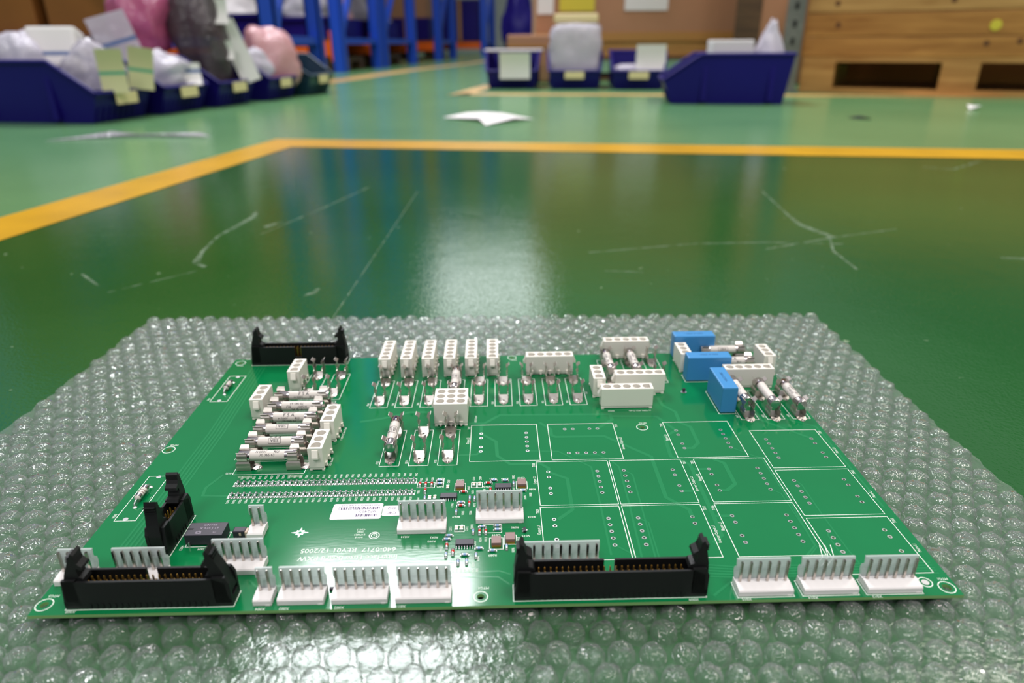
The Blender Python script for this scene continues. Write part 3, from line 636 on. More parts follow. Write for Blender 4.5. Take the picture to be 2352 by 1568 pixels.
bc = MB(); bc.bbox(-2.3, 2.3, -2.6, 2.6, .6, 2.4, .2); bc.box(-2.1, 2.1, -3.1, -2.4, .05, 1.0, 1); bc.box(-2.1, 2.1, 2.4, 3.1, .05, 1.0, 1); BCM = bc.mesh('film_chip_capacitor', [M['brown'], M['gold']], S)
ic = MB(); ic.bbox(-4.35, 4.35, -1.95, 1.95, .3, 1.7, .18); ICM = ic.mesh('logic_chip', [M['opto']], S)
lg = MB(); lg.box(-.22, .22, -.6, .3, .7, .95); lg.box(-.22, .22, -.75, -.5, .1, .95); lg.box(-.24, .24, -1.5, -.6, .03, .22); LGM = lg.mesh('lead', [M['solder']], S)
for k in range(31):
    obj('chip_resistor', RES, board, ((55.8+94.8*k/30)*S, 90.6*S, 0)); obj('chip_resistor', RES, board, ((56.2+94.6*k/30)*S, 80.2*S, 0))
for x, y in ((154.4, 86.8), (157.5, 86.8), (160.7, 86.8), (157.7, 81.0), (192.2, 80.6), (181.4, 69.4), (187.1, 46.9), (190.1, 47.0), (171.9, 37.4), (175.0, 32.9)): obj('glass_diode', DIO, board, (x*S, y*S, 0))
for x, y in ((178.1, 79.3), (177.1, 67.7), (191.1, 86.7)): obj('glass_diode', DIO, board, (x*S, y*S, 0), PI/2)
for x, y in ((164.7, 90.1), (164.9, 87.0), (177.1, 70.5), (194.1, 89.3), (200.2, 88.9), (209.2, 79.6), (188.3, 50.8), (195.8, 51.2), (195.8, 48.4), (172.5, 44.6), (171.6, 42.0), (187.1, 35.1), (193.4, 33.4), (180.6, 31.0)): obj('chip_resistor', RESB, board, (x*S, y*S, 0), PI/2)
for x, y in ((181.5, 74.0), (184.0, 73.4), (175.0, 62.8), (184.0, 47.3), (200.0, 35.8), (204.6, 85.9), (171.9, 31.2), (185.8, 30.3), (177.7, 26.1), (181.6, 26.5), (158.1, 74.5)): obj('chip_resistor', RESB, board, (x*S, y*S, 0))
for x, y in ((169.5, 83.6), (183.4, 85.8), (186.5, 85.8), (160.6, 74.8), (163.3, 74.9), (175.8, 50.0), (178.2, 50.0)): obj('chip_capacitor', CCM, board, (x*S, y*S, 0))
for x, y in ((176.0, 84.4), (208.9, 85.2), (195.2, 39.0), (201.9, 41.4)): obj('film_chip_capacitor', BCM, board, (x*S, y*S, 0))
for x, y in ((170.5, 75.4), (199.1, 83.0), (180.3, 38.8)):
    o = obj('logic_chip', ICM, board, (x*S, y*S, 0))
    for k in range(7):
        obj('lead', LGM, o, ((k-3)*1.27*S, -1.95*S, 0)); obj('lead', LGM, o, ((k-3)*1.27*S, 1.95*S, 0), PI)
so = MB(); so.box(-.7, .7, -1.4, 1.4, .25, 1.2); so.box(-1.3, -.7, .5, 1.1, .03, .6, 1); so.box(-1.3, -.7, -1.1, -.5, .03, .6, 1); so.box(.7, 1.3, -.4, .4, .03, .6, 1)
sot = so.mesh('transistor', [M['opto'], M['solder']], S); obj('transistor', sot, board, (209*S, 47.6*S, 0))
sot2 = MB(); sot2.box(-.9, .9, -.5, .5, .1, 2.6); sot2.ring(0, 0, .08, 0, 2.0, 14, 1); obj('test_post', sot2.mesh('test_post', [M['opto'], M['solder']], S), board, (322.5*S, 188*S, 0))
bd = MB(); bd.bbox(-1.5, 1.5, -.8, .8, .02, 1.3, .4); obj('solder_bead', bd.mesh('solder_bead', [M['opto']], S), board, (124.3*S, 11.0*S, 0))
# --- stickers
st = MB()
def rrect(x0, x1, y0, y1, r, z):
    pts = []
    for cx, cy, a0 in ((x1-r, y1-r, 0), (x0+r, y1-r, 1), (x0+r, y0+r, 2), (x1-r, y0+r, 3)):
        pts += [(cx+r*math.cos((a0+k/4)*PI/2), cy+r*math.sin((a0+k/4)*PI/2), z) for k in range(5)]
    return pts
def sticker(name, x0, x1, y0, y1, fill, lab):
    mb = MB(); p = rrect(x0, x1, y0, y1, .9, .16); q = [(a, b, .02) for a, b, c in p]; n = len(p)
    mb.add(p+q, [tuple(range(n))]+[(i, n+i, n+(i+1) % n, (i+1) % n) for i in range(n)]); fill(mb)
    obj(name, mb.mesh(name, [M['paper'], M['purple']], S), board, label=lab)
def bars(mb, x0, x1, y0, y1, seed):
    r = random.Random(seed); x = x0
    while x < x1:
        wd = r.choice((.2, .2, .4, .55)); mb.quad(x, min(x+wd, x1), y0, y1, .18, 1); x += wd+r.choice((.2, .25, .45))
def f1(mb):
    mb.text('WBF344B40B3028768D063', 126, 70.0, .18, 1.8, PI, 1, .95); bars(mb, 115, 135.8, 66.6, 68.8, 4)
    mb.text('0P2405', 130, 64.7, .18, 2.4, PI, 1, 1.15); bars(mb, 124.6, 135.6, 60.8, 62.8, 9)
sticker('barcode_label', 112.0, 137.3, 59.0, 71.4, f1, 'white barcode label')
def f2(mb): mb.text('DQ', 142.0, 67.0, .18, 2.4, PI, 1, 1.1); mb.text('OK', 142.4, 63.4, .18, 2.8, PI, 1, 1.2)
sticker('inspection_label', 137.6, 148, 61.2, 69.2, f2, 'small white inspection label')

# ------------------------------------------------------------------ cartridge fuses: each one lies in two clips and lifts out
def fuse_mesh():
    """body along y with the maker's print wrapped round it; angles run from the -x side over the top"""
    mb = MB(); mb.tube([(0, -10.2, 0), (0, 10.2, 0)], 2.95, 28, 0, False)
    def wrap(s, ang, y, size, boxed=False):
        vs, fs, wd = glyphs(s); R = 3.02; out = []
        bm = bmesh.new(); bv = [bm.verts.new((a, b, 0)) for a, b in vs]
        for q in fs:
            try: bm.faces.new([bv[i] for i in q])
            except ValueError: pass
        for i in range(12): bmesh.ops.bisect_plane(bm, geom=bm.verts[:]+bm.edges[:]+bm.faces[:], plane_co=(0, -.25+.1*i, 0), plane_no=(0, 1, 0))
        bm.verts.index_update(); vs = [(v.co.x, v.co.y) for v in bm.verts]; fs = [tuple(v.index for v in q.verts) for q in bm.faces]; bm.free()
        for a, b in vs:
            th = ang-(b-.35)*size/R; out.append((-R*math.cos(th), y+(a-wd/2)*size, R*math.sin(th)))
        mb.add(out, fs, 1)
        if boxed:
            hw, hh, t = wd/2*size+1.0, .62*size, .22
            for (y0, y1, h0, h1) in ((-hw, hw, -hh-t, -hh), (-hw, hw, hh, hh+t), (-hw-t, -hw, -hh, hh), (hw, hw+t, -hh, hh)):
                q = []
                for i in range(7):
                    th = ang+(h0+(h1-h0)*i/6)/R; q += [(-R*math.cos(th), y+y0, R*math.sin(th)), (-R*math.cos(th), y+y1, R*math.sin(th))]
                mb.add(q, [(2*i, 2*i+1, 2*i+3, 2*i+2) for i in range(6)], 1)
    wrap('SIBA', 0, 0, 2.4, True); wrap('F 5 A', 1.0, 0, 3.1); wrap('H 500V', 1.75, -3.4, 1.9); wrap('RU', 1.75, 5, 2.3); wrap('70 065 63', 2.4, 0, 2.1)
    return mb.mesh('cartridge_fuse', [M['ceramic'], M['ink']], S)
capm = MB(); capm.tube([(0, 9.6, 0), (0, 15.6, 0), (0, 16.0, 0)], [3.18, 3.18, 2.9], 28)
CAPM = capm.mesh('end_cap', [M['cap']], S)
FM = fuse_mesh()
BM = Matrix.Translation(board.location) @ Matrix.Rotation(0.02167, 4, 'Z')
def fuse(x, y, axis, roll, flip, label, dz=0.0, yaw=0.0):
    p = BM @ Vector((x*S, y*S, (8.0+dz)*S))
    o = obj('cartridge_fuse', FM, None, p, 0.02167+(0 if axis == 'y' else -PI/2)+yaw+(PI if flip else 0)); o.rotation_euler.y = roll
    tag(o, label, 'fuse', 'cartridge fuses in the clips of the circuit board')
    obj('end_cap', CAPM, o, label='shiny metal end cap'); obj('end_cap', CAPM, o, rz=PI, label='shiny metal end cap')
    return o
# lying across the board: local +y points to board +x, so its -x side faces away; lettering angle is chosen per fuse
HL = ['white ceramic fuse printed 70 065 63, nearest of the six lying side by side', 'white ceramic fuse with boxed upside-down print, second nearest of the six side by side',
      'white ceramic fuse with faint boxed print, third nearest of the six side by side', 'white ceramic fuse printed F 5 A, fourth nearest of the six side by side',
      'white ceramic fuse with upside-down number, second farthest of the six side by side', 'white ceramic fuse printed F 5 A, farthest of the six side by side']
for i, (x, k, fl_) in enumerate(((68.9, .12, 0), (68.9, .75, 1), (69.1, 1.1, 1), (69.3, 1.15, 0), (70.5, -1.45, 1), (71.2, 1.3, 0))):
    fuse(x, LY[i], 'x', k, fl_, HL[i])
fuse(135.2, 127.0, 'y', 1.25, 1, 'white ceramic fuse standing alone in front of the nine-hole white connector', .2, .012)
fuse(168.0, 195.4, 'y', 1.35, 1, 'white ceramic fuse partly hidden behind the nine-hole white connector', .3)
fuse(276.0, 220.6, 'y', .2, 1, 'white ceramic fuse behind the narrow three-hole housing, first from the left of its pair', .3)
fuse(293.7, 220.9, 'y', -.3, 1, 'white ceramic fuse behind the middle five-hole housing, next to an empty clip pair', .3)
fuse(354.8, 173.6, 'y', 2.4, 1, 'white ceramic fuse right beside the nearest blue capacitor', .2)
fuse(371.2, 169.9, 'y', 2.6, 0, 'white ceramic fuse between two others near the right board edge', .2)
fuse(387.3, 168.0, 'y', -.3, 1, 'white ceramic fuse with dark marks closest to the right board edge', .2)
fuse(363.2, 238.6, 'x', 2.6, 0, 'white ceramic fuse lying crosswise in front of the farthest blue capacitor')
fuse(363.4, 219.0, 'x', 1.2, 0, 'white ceramic fuse lying crosswise, half hidden behind the middle blue capacitor')
# ------------------------------------------------------------------ background: bins, bags, racking, crate
M['navy'] = mat('navy_plastic', (22, 10, 104), 0.45, spec=0.25, var=(3, 0.1))
M['teal'] = mat('dark_teal_plastic', (20, 52, 74), 0.4)
M['steel'] = mat('blue_rack_paint', (28, 72, 190), 0.4)
M['orange'] = mat('orange_rack_paint', (226, 92, 16), 0.4)
M['galv'] = mat('galvanised_steel', (128, 128, 124), 0.4, 0.6, var=(20, 0.2))
M['carton'] = mat('brown_cardboard', (172, 124, 94), 0.75, var=(2, 0.1))
M['cartono'] = mat('orange_brown_cardboard', (150, 88, 34), 0.7, var=(2, 0.15))
M['tape'] = mat('tape', (176, 126, 70), 0.4)
M['white'] = mat('white_card', (226, 220, 222), 0.6)
M['cream'] = mat('cream_card', (226, 206, 160), 0.6)
M['tagy'] = mat('yellow_green_card', (182, 180, 138), 0.6)
M['stripeb'] = mat('blue_stripe', (92, 112, 160), 0.6)
M['stripeg'] = mat('green_stripe', (72, 148, 116), 0.6)
M['stripey'] = mat('grey_stripe', (140, 144, 146), 0.6)
M['stick'] = mat('yellow_sticker', (212, 192, 60), 0.6)
M['bagw'] = film('white_polythene', (226, 220, 234), 0.18, 0.16, bump=(30, 0.6, 0.02))
M['bagc'] = film('clear_polythene', (216, 208, 222), 0.45, 0.14, bump=(35, 0.6, 0.02))
M['bagp'] = film('pink_polythene', (206, 104, 150), 0.2, 0.2, bump=(30, 0.6, 0.02))
M['bagpp'] = film('pale_pink_polythene', (236, 180, 186), 0.12, 0.2, bump=(30, 0.6, 0.02))
M['bagd'] = film('smoky_polythene', (86, 72, 82), 0.2, 0.2, bump=(30, 0.6, 0.02))
def wood(name, a, b):
    m = bpy.data.materials.new(name); m.use_nodes = True; nt = m.node_tree; bs = nt.nodes['Principled BSDF']
    tc = nt.nodes.new('ShaderNodeTexCoord'); mp = nt.nodes.new('ShaderNodeMapping'); mp.inputs['Scale'].default_value = (2.0, 20, 26)
    nt.links.new(tc.outputs['Object'], mp.inputs[0])
    n = nt.nodes.new('ShaderNodeTexNoise'); n.inputs['Scale'].default_value = 1.6; n.inputs['Detail'].default_value = 5; n.inputs['Distortion'].default_value = 0.8
    nt.links.new(mp.outputs[0], n.inputs['Vector'])
    r = nt.nodes.new('ShaderNodeValToRGB'); r.color_ramp.elements[0].position = .3; r.color_ramp.elements[1].position = .7
    r.color_ramp.elements[0].color = (*lin(a), 1); r.color_ramp.elements[1].color = (*lin(b), 1)
    nt.links.new(n.outputs['Fac'], r.inputs[0]); nt.links.new(r.outputs[0], bs.inputs['Base Color']); bs.inputs['Roughness'].default_value = .55
    return m
M['plank2'] = wood('pale_pine_plank', (164, 116, 60), (200, 152, 92)); M['plank'] = wood('pine_plank', (150, 94, 36), (190, 132, 66)); M['pal'] = wood('pallet_pine', (158, 106, 50), (196, 146, 84)); M['old'] = wood('dark_old_wood_and_carton_shade', (64, 44, 28), (98, 72, 46))
M['knot'] = mat('knot', (96, 54, 24), 0.6)

def bin_mesh():
    """open-fronted storage bin: x width .30, front at y 0, length .46, height .18"""
    W, L, H, lip, t = .144, .46, .18, .088, .004
    def x(z): return W-.022*(1-z/H)
    fy = lambda z: .035*(1-min(z/lip, 1.0)); ry = lambda z: L-.02*(1-z/H)
    mb = MB()
    def shell(i):   # i = inset
        return {'bfl': (-x(0)+i, fy(0)+i, i), 'bfr': (x(0)-i, fy(0)+i, i), 'brl': (-x(0)+i, ry(0)-i, i), 'brr': (x(0)-i, ry(0)-i, i),
                'lfl': (-x(lip)+i, fy(lip)+i, lip), 'lfr': (x(lip)-i, fy(lip)+i, lip), 'sl': (-x(H)+i, .13, H), 'sr': (x(H)-i, .13, H), 'rl': (-x(H)+i, L-i, H), 'rr': (x(H)-i, L-i, H)}
    for i, fl in ((0, False), (t, True)):
        s = shell(i); k = list(s); vs = [s[q] for q in k]; ix = {q: n for n, q in enumerate(k)}
        fs = [('bfl', 'brl', 'brr', 'bfr'), ('bfl', 'bfr', 'lfr', 'lfl'), ('brr', 'brl', 'rl', 'rr'), ('bfl', 'lfl', 'sl', 'rl', 'brl'), ('bfr', 'brr', 'rr', 'sr', 'lfr')]
        fs = [tuple(ix[q] for q in f) for f in fs]
        mb.add(vs, [f[::-1] for f in fs] if fl else fs)
    # rim, label rail, ribs
    r = .007; xw = x(H)
    for sx in (-1, 1):
        mb.tube([(sx*xw, L, H), (sx*xw, .13, H), (sx*x(lip), .0, lip)], r, 6)
    mb.tube([(-xw, L, H), (xw, L, H)], r, 6); mb.tube([(-x(lip), 0, lip), (x(lip), 0, lip)], r, 6)
    for k in range(9):
        xx = -.11+.0275*k; mb.prism([(.034, .004), (.028, .004), (.012, .045), (.018, .045)], 'x', xx-.004, xx+.004)
    for sx in (-1, 1):
        for yy in (.14, .38): mb.box(*sorted((sx*(x(.09)-.004), sx*(x(.09)+.006))), yy, yy+.02, .01, .165)
    return mb.mesh('storage_bin', [M['navy']])
BIN = bin_mesh(); BINT = BIN.copy(); BINT.materials[0] = M['teal']
lc = MB(); lc.box(-.05, .05, -.009, -.005, .052, .088); LCM = lc.mesh('label_card', [M['cream']])
def sbin(x, y, rz, label, group, card=True, me=None, cx=0.0):
    o = obj('storage_bin', me or BIN, None, (x, y, .0015), rz); tag(o, label, 'storage bin', group)
    if card: obj('label_card', LCM, o, (cx, 0, 0))
    return o
GL = 'blue storage bins beside the racking'; GR = 'blue storage bins in front of the cardboard box'
def fpos(t): return (-1.27+.31*t, 2.30+1.15*t)     # front line of the bins at the left
RZL = math.radians(90-9)
LB = []
for t, lab, me in ((.05, 'blue open-front bin at the left frame edge, nearest of its row', None), (.303, 'blue open-front bin holding bags with pale striped cards, second in the left row', None),
               (.556, 'blue open-front bin with smoky dark bag, third in the left row', None), (.84, 'blue open-front bin with white papers below the pale pink bag, fourth in the left row', None), (1.12, 'dark teal bin at the far end of the left row of bins', BINT)):
    fx, fy_ = fpos(t); LB.append(sbin(fx, fy_, RZL, lab, GL, True, me))
RB = [sbin(0.005, 3.90, math.radians(-4), 'blue open-front bin with white card over its lip, first of three from the racking', GR), sbin(0.335, 3.83, math.radians(-5), 'blue open-front bin holding tall white bag, middle of three', GR),
      sbin(0.66, 3.765, math.radians(-6), 'blue open-front bin with small white cards, last of three beside the side-on bin', GR)]
NB = sbin(0.625, 2.98, math.radians(-90-4), 'blue storage bin seen side-on in front of the wooden crate', None, False)
NB.location = (0.62, 3.0, .0015); NB.rotation_euler.z = math.radians(-90-5+0)
# its open front faces left: local y runs to +x
NB.rotation_euler.z = math.radians(-90-8); NB.scale = (1, 1.05, 1)

# --- bags and cards
def bag_mesh(name, wx, wy, h, seed, mt, pinch=.5, e=3.2, amp=1.0):
    bm = bmesh.new(); bmesh.ops.create_icosphere(bm, subdivisions=4, radius=1)
    for v in bm.verts:
        d = v.co.copy(); n = (abs(d.x)**e+abs(d.y)**e+abs(d.z)**e)**(1/e); q = d/n
        nz = mnoise.noise(q*1.7+Vector((seed*3.1, 0, 0)))*.30+mnoise.noise(q*5+Vector((0, seed*2.3, 0)))*.10+abs(mnoise.noise(q*9+Vector((0, 0, seed))))*.05
        nz *= amp; k = 1+nz; t = max(0, (q.z+1)/2); pk = 1-(1-pinch)*max(0, (t-.55)/.45)
        v.co = Vector((q.x*k*wx/2*pk, q.y*k*wy/2*pk, max(0, (q.z*(1+.6*nz)+1)/2*h)))
    bm.verts.index_update(); mb = MB(); mb.add([v.co[:] for v in bm.verts], [[v.index for v in f.verts] for f in bm.faces], 0, True); bm.free()
    return mb.mesh(name, [mt])
def bag(loc, size, rz, seed, mt, label, group=None, pinch=.5, tilt=0.0, e=3.2, amp=1.0):
    o = obj('plastic_bag', bag_mesh('plastic_bag', *size, seed, mt, pinch, e, amp), None, loc, rz); o.rotation_euler.x = tilt
    tag(o, label, 'plastic bag', group); return o
def card_mesh(wd, h, base, stripe=None, s0=.3, s1=.38, bend=.01, name='paper_card'):
    mb = MB(); n = 12; t = .002
    for face in (0, 1):
        vs = []
        for j in range(n+1):
            z = h*j/n; off = bend*math.sin(PI*j/n)+(t if face else 0)
            vs += [(-wd/2, off, z), (wd/2, off, z)]
        for j in range(n):
            f = (2*j, 2*j+1, 2*j+3, 2*j+2)
            mb.add([vs[q] for q in f], [(0, 1, 2, 3) if not face else (3, 2, 1, 0)], 1 if stripe and s0 <= (j+.5)/n <= s1 else 0)
    mb.box(-wd/2, -wd/2+.001, 0, t, 0, .001)
    return mb.mesh(name, [base]+([stripe] if stripe else []))
def card(loc, wd, h, rz, tilt, base, label, stripe=None, s0=.25, s1=.36, roll=0.0):
    o = obj('paper_card', card_mesh(wd, h, base, stripe, s0, s1), None, loc); o.rotation_euler = (tilt, roll, rz); tag(o, label, 'card'); return o
def inbin(b, lx, ly, z):
    p = Matrix.Translation(b.location) @ Matrix.Rotation(b.rotation_euler.z, 4, 'Z') @ Vector((lx, ly, z)); return (p.x, p.y, p.z)
B0, B1, B2, B3, B4 = LB
bag(inbin(B0, .0, .33, .02), (.17, .18, .24), 0, 1, M['bagw'], 'crumpled white bag with blue print at the left frame edge in nearest bin', pinch=.8)
o = obj('wrapped_pack', MB().bbox(-.075, .075, -.04, .04, 0, .13, .012).mesh('wrapped_pack', [M['white']]), None, inbin(B0, .02, .235, .15), RZL-1.25); o.rotation_euler.x = -.35
tag(o, 'white paper-wrapped pack with blue stripe on top of the nearest left bin', 'packet')
sp = MB(); sp.box(-.076, .076, -.041, .041, .035, .047); obj('stripe_band', sp.mesh('stripe_band', [M['stripeb']]), o, label='blue band')
bag(inbin(B0, .02, .11, .09), (.17, .12, .15), .4, 4, M['bagc'], 'clear bag around a yellow-green card in the nearest left bin', pinch=.35)
card(inbin(B0, -.05, -.012, .085), .075, .13, RZL-.9, -.05, M['tagy'], 'yellow-green card with green stripe inside clear bag, nearest bin', M['stripeg'], .4, .5)
card(inbin(B0, .07, -.015, .09), .075, .13, RZL-.9, -.03, M['tagy'], 'tilted yellow-green card with green stripe leaning over bin partition', M['stripeg'], .4, .5, .16)
bag(inbin(B1, .0, .11, .09), (.2, .13, .12), .3, 6, M['bagw'], 'shiny white bag in the second left bin', pinch=.5)
card(inbin(B1, .03, .02, .09), .11, .08, RZL-1.0, -.4, M['white'], 'white card with blue stripe on the shiny bag in second left bin', M['stripeb'], .6, .72)
card(inbin(B1, -.06, .17, .16), .13, .17, RZL-1.0, -.05, M['bagc'], 'grey translucent sleeve with blue stripe standing behind second left bin bags', M['stripeb'], .4, .5, -.28)
bag(inbin(B1, .03, .34, .02), (.22, .2, .24), .6, 8, M['bagd'], 'brownish bag at the back of the second left bin', pinch=.8)
bag(inbin(B1, .20, .27, .20), (.19, .19, .26), .2, 9, M['bagp'], 'pink plastic bag heaped high above the left bins', pinch=.8)
bag(inbin(B2, .03, .14, .01), (.2, .2, .46), .1, 10, M['bagd'], 'tall smoky dark bag standing in the third left bin', pinch=.9)
for dz, hh, lab in ((.30, .09, 'pale label sheet high on the smoky dark bag'), (.17, .07, 'pale label sheet low on the smoky dark bag')):
    card(inbin(B2, .0, .045, dz), .08, hh, RZL-1.1, -.1, M['white'], lab)
card(inbin(B2, .08, -.02, .085), .075, .24, RZL-1.15, -.05, M['white'], 'long white card with grey stripe leaning out of third left bin', M['stripey'], .55, .62, -.33)
bag(inbin(B3, -.06, .09, .09), (.12, .1, .12), .5, 12, M['bagw'], 'small shiny white bag in front part of fourth left bin', pinch=.6)
bag(inbin(B3, .13, .12, .03), (.24, .2, .27), .5, 13, M['bagpp'], 'big pale pink bag bulging out of the fourth left bin', pinch=.8)
# right row
C0, C1, C2 = RB
card(inbin(C0, .02, -.022, .05), .16, .13, math.radians(-4), .12, M['white'], 'blank white card hanging over the lip of the first right bin')
o = obj('paper_sheet', MB().bbox(-.16, .16, -.1, .1, 0, .012, .004).mesh('paper_sheet', [M['white']]), None, inbin(C0, .0, .26, .182), math.radians(-4)); tag(o, 'stack of white sheets lying across the first right bin', 'paper')
bag(inbin(C1, .0, .13, .02), (.26, .16, .295), 0, 15, M['bagw'], 'tall shiny white bag with cream top in the middle right bin', pinch=1.0, e=7, amp=.45)
tb = obj('carton_flap', MB().bbox(-.115, .115, -.05, .05, 0, .045, .012).mesh('carton_flap', [M['cream']]), None, inbin(C1, .0, .14, .318), math.radians(-5)); tag(tb, 'cream folded pad on top of the tall white bag', 'pad')
card(inbin(C2, .06, .03, .085), .15, .13, math.radians(-6), -.1, M['white'], 'white card standing in the last right bin')
bag(inbin(C2, -.06, .10, .07), (.14, .1, .05), 0, 17, M['bagw'], 'low white bag beside card in the last right bin', pinch=.7)
o = obj('white_box', MB().bbox(-.08, .08, -.05, .05, 0, .225, .006).mesh('white_box', [M['white']]), None, inbin(NB, .0, .26, .006), NB.rotation_euler.z+1.7); tag(o, 'white box sticking out of the side-on blue bin', 'box')
bag(inbin(NB, .0, .41, .006), (.13, .12, .29), .3, 19, M['bagw'], 'shiny white bag peeking out of the side-on bin beside the post', pinch=.3)

# --- cardboard box on its skid, carton pieces, post, crate
def pallet(x, y, rz, wd, dp, label, mt, h=.144, group=None):
    o = empty('wooden_pallet', (x, y, .001), rz); tag(o, label, 'pallet', group)
    for k in range(3):
        yy = (dp-.1)*k/2; q = MB(); q.box(0, wd, yy, yy+.1, 0, .022); obj('bottom_board', q.mesh('bottom_board', [mt]), o)
        for j in range(3):
            xx = (wd-.145)*j/2; q = MB(); q.box(xx, xx+.145, yy, yy+.1, .022, h-.044); obj('block', q.mesh('block', [mt]), o)
    for j in range(3):
        xx = (wd-.145)*j/2; q = MB(); q.box(xx, xx+.145, 0, dp, h-.044, h-.022); obj('stringer_board', q.mesh('stringer_board', [mt]), o)
    for k in range(5):
        yy = (dp-.12)*k/4; q = MB(); q.box(0, wd, yy, yy+.12, h-.022, h); obj('deck_board', q.mesh('deck_board', [mt]), o)
    return o
pallet(0.16, 4.72, -.02, 1.32, .8, 'wooden pallet under the big brown cardboard box', M['old'])
sk = MB(); sk.box(.17, 1.46, 4.73, 4.8, .145, .232); sk.box(.17, 1.46, 5.4, 5.47, .145, .232)
o = obj('timber_skid', sk.mesh('timber_skid', [M['pal']])); tag(o, 'light timber bearers between pallet and big cardboard box', 'timber')
bx = MB(); bx.bbox(.16, 1.45, 4.72, 5.5, .233, 1.45, .012); bx.box(.16, 1.45, 4.716, 4.722, .233, .285, 1)
cbx = obj('cardboard_box', bx.mesh('cardboard_box', [M['carton'], M['tape']])); tag(cbx, 'big brown cardboard box with yellow sticker behind the three blue bins', 'box')
for nm, x0, x1, z0, z1, mt, lab in (('sticker', .307, .525, .405, .56, 'stick', 'yellow sticker'), ('shipping_label', .712, .98, .408, .60, 'white', 'white shipping label'), ('shipping_label', .17, .27, .39, .55, 'white', 'white label at the corner')):
    q = MB(); q.box(x0, x1, 4.712, 4.719, z0, z1); obj(nm, q.mesh(nm, [M[mt]]), cbx, label=lab)
q = MB(); q.bbox(0, .32, 0, .2, 0, .27, .01); q.box(0, .32, -.003, 0, .20, .215, 1)
o = obj('cardboard_box', q.mesh('cardboard_box', [M['carton'], M['tape']]), None, (-.02, 4.55, .002), -.3); tag(o, 'small brown carton half hidden beside the big cardboard box', 'box')
q = MB(); q.bbox(-.12, .3, 0, .25, 0, 1.3, .01); q.box(-.12, .02, -.004, 0, 0, 1.3, 1); q.box(.16, .18, -.004, 0, 0, 1.3, 1)  # wide dark strip at the left paints in the carton's shaded side
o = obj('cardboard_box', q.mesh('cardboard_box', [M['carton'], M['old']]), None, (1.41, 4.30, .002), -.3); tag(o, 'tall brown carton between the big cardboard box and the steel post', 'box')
# post
pe = empty('steel_post', (1.335, 3.53, .0015), -.3); tag(pe, 'grey perforated steel post at the corner of the wooden crate', 'post')
q = MB(); q.prism([(-.04, -.03), (.04, -.03), (.04, .03), (.034, .03), (.034, -.024), (-.034, -.024), (-.034, .03), (-.04, .03)], 'z', .006, 1.9); obj('post', q.mesh('post', [M['galv']]), pe)
q = MB()
for k in range(24): q.box(-.008, .008, -.0315, -.0295, .06+.075*k, .09+.075*k)
obj('slot', q.mesh('slot', [M['dark']]), pe); q = MB(); q.box(-.06, .06, -.05, .05, 0, .006); obj('foot_plate', q.mesh('foot_plate', [M['galv']]), pe)
# added carton that darkens the pallet gap, and the far walls of the hall
q = MB(); q.bbox(0, 1.25, 0, .8, 0, .95, .01); q.box(0, 1.25, -.003, 0, .3, .34, 1)
o = obj('cardboard_box', q.mesh('cardboard_box', [M['cartono'], M['tape']]), None, (1.84, 4.33, .002), math.atan2(-.455, .831)); tag(o, 'carton added on the floor behind the wooden crate to darken the pallet gap', 'box')
M['plaster'] = mat('painted_wall', (150, 152, 150), 0.7, var=(1.5, 0.05))
for nm, bb_, lab in (('wall_back', (-9, 9, 21, 21.15), 'grey far wall of the hall'), ('wall_right', (8.0, 8.15, -3, 21), 'grey side wall of the hall')):
    q = MB(); q.box(*bb_, 0, 5.2); tag(obj(nm, q.mesh(nm, [M['plaster']])), lab, 'wall', kind='structure')
# crate on its pallet: face runs from (1.36,3.66) to the right and nearer
CR = math.atan2(3.145-3.60, 2.235-1.404)
pallet(1.395, 3.515, CR, 1.3, .8, 'pine pallet carrying the plank crate', M['pal'], .158)
ce = empty('wooden_crate', (1.395, 3.515, .160), CR); tag(ce, 'plank-sided pine crate on the pallet at the right', 'crate')
zz = 0; rk = random.Random(5)
for k, hgt in enumerate((.086, .10, .12, .12, .12)):
    q = MB(); q.bbox(-.01, 1.32, .0, .022, zz, zz+hgt-.003, .003); pk = obj('plank', q.mesh('plank', [M['plank2' if k > 1 else 'plank']]), ce)
    for j in range(3):
        kx, kz = rk.uniform(.1, 1.1), zz+rk.uniform(.02, hgt-.02); q = MB(); q.tube([(kx, -.001, kz), (kx, .001, kz)], .012, 10); obj('knot', q.mesh('knot', [M['knot']]), pk)
    q = MB(); q.box(-.01, .012, .022, .78, zz, zz+hgt-.003); obj('side_plank', q.mesh('side_plank', [M['plank']]), ce)
    q = MB(); q.box(1.298, 1.32, .022, .78, zz, zz+hgt-.003); obj('side_plank', q.mesh('side_plank', [M['plank']]), ce)
    zz += hgt
q = MB(); q.tube([(.74, -.004, .125), (.74, .0, .125)], .022, 12); obj('paint_dab', q.mesh('paint_dab', [M['stick']]), ce, label='yellow-green paint dab')
q = MB(); q.box(-.01, 1.32, 0, .78, zz, zz+.02); obj('lid', q.mesh('lid', [M['plank']]), ce)

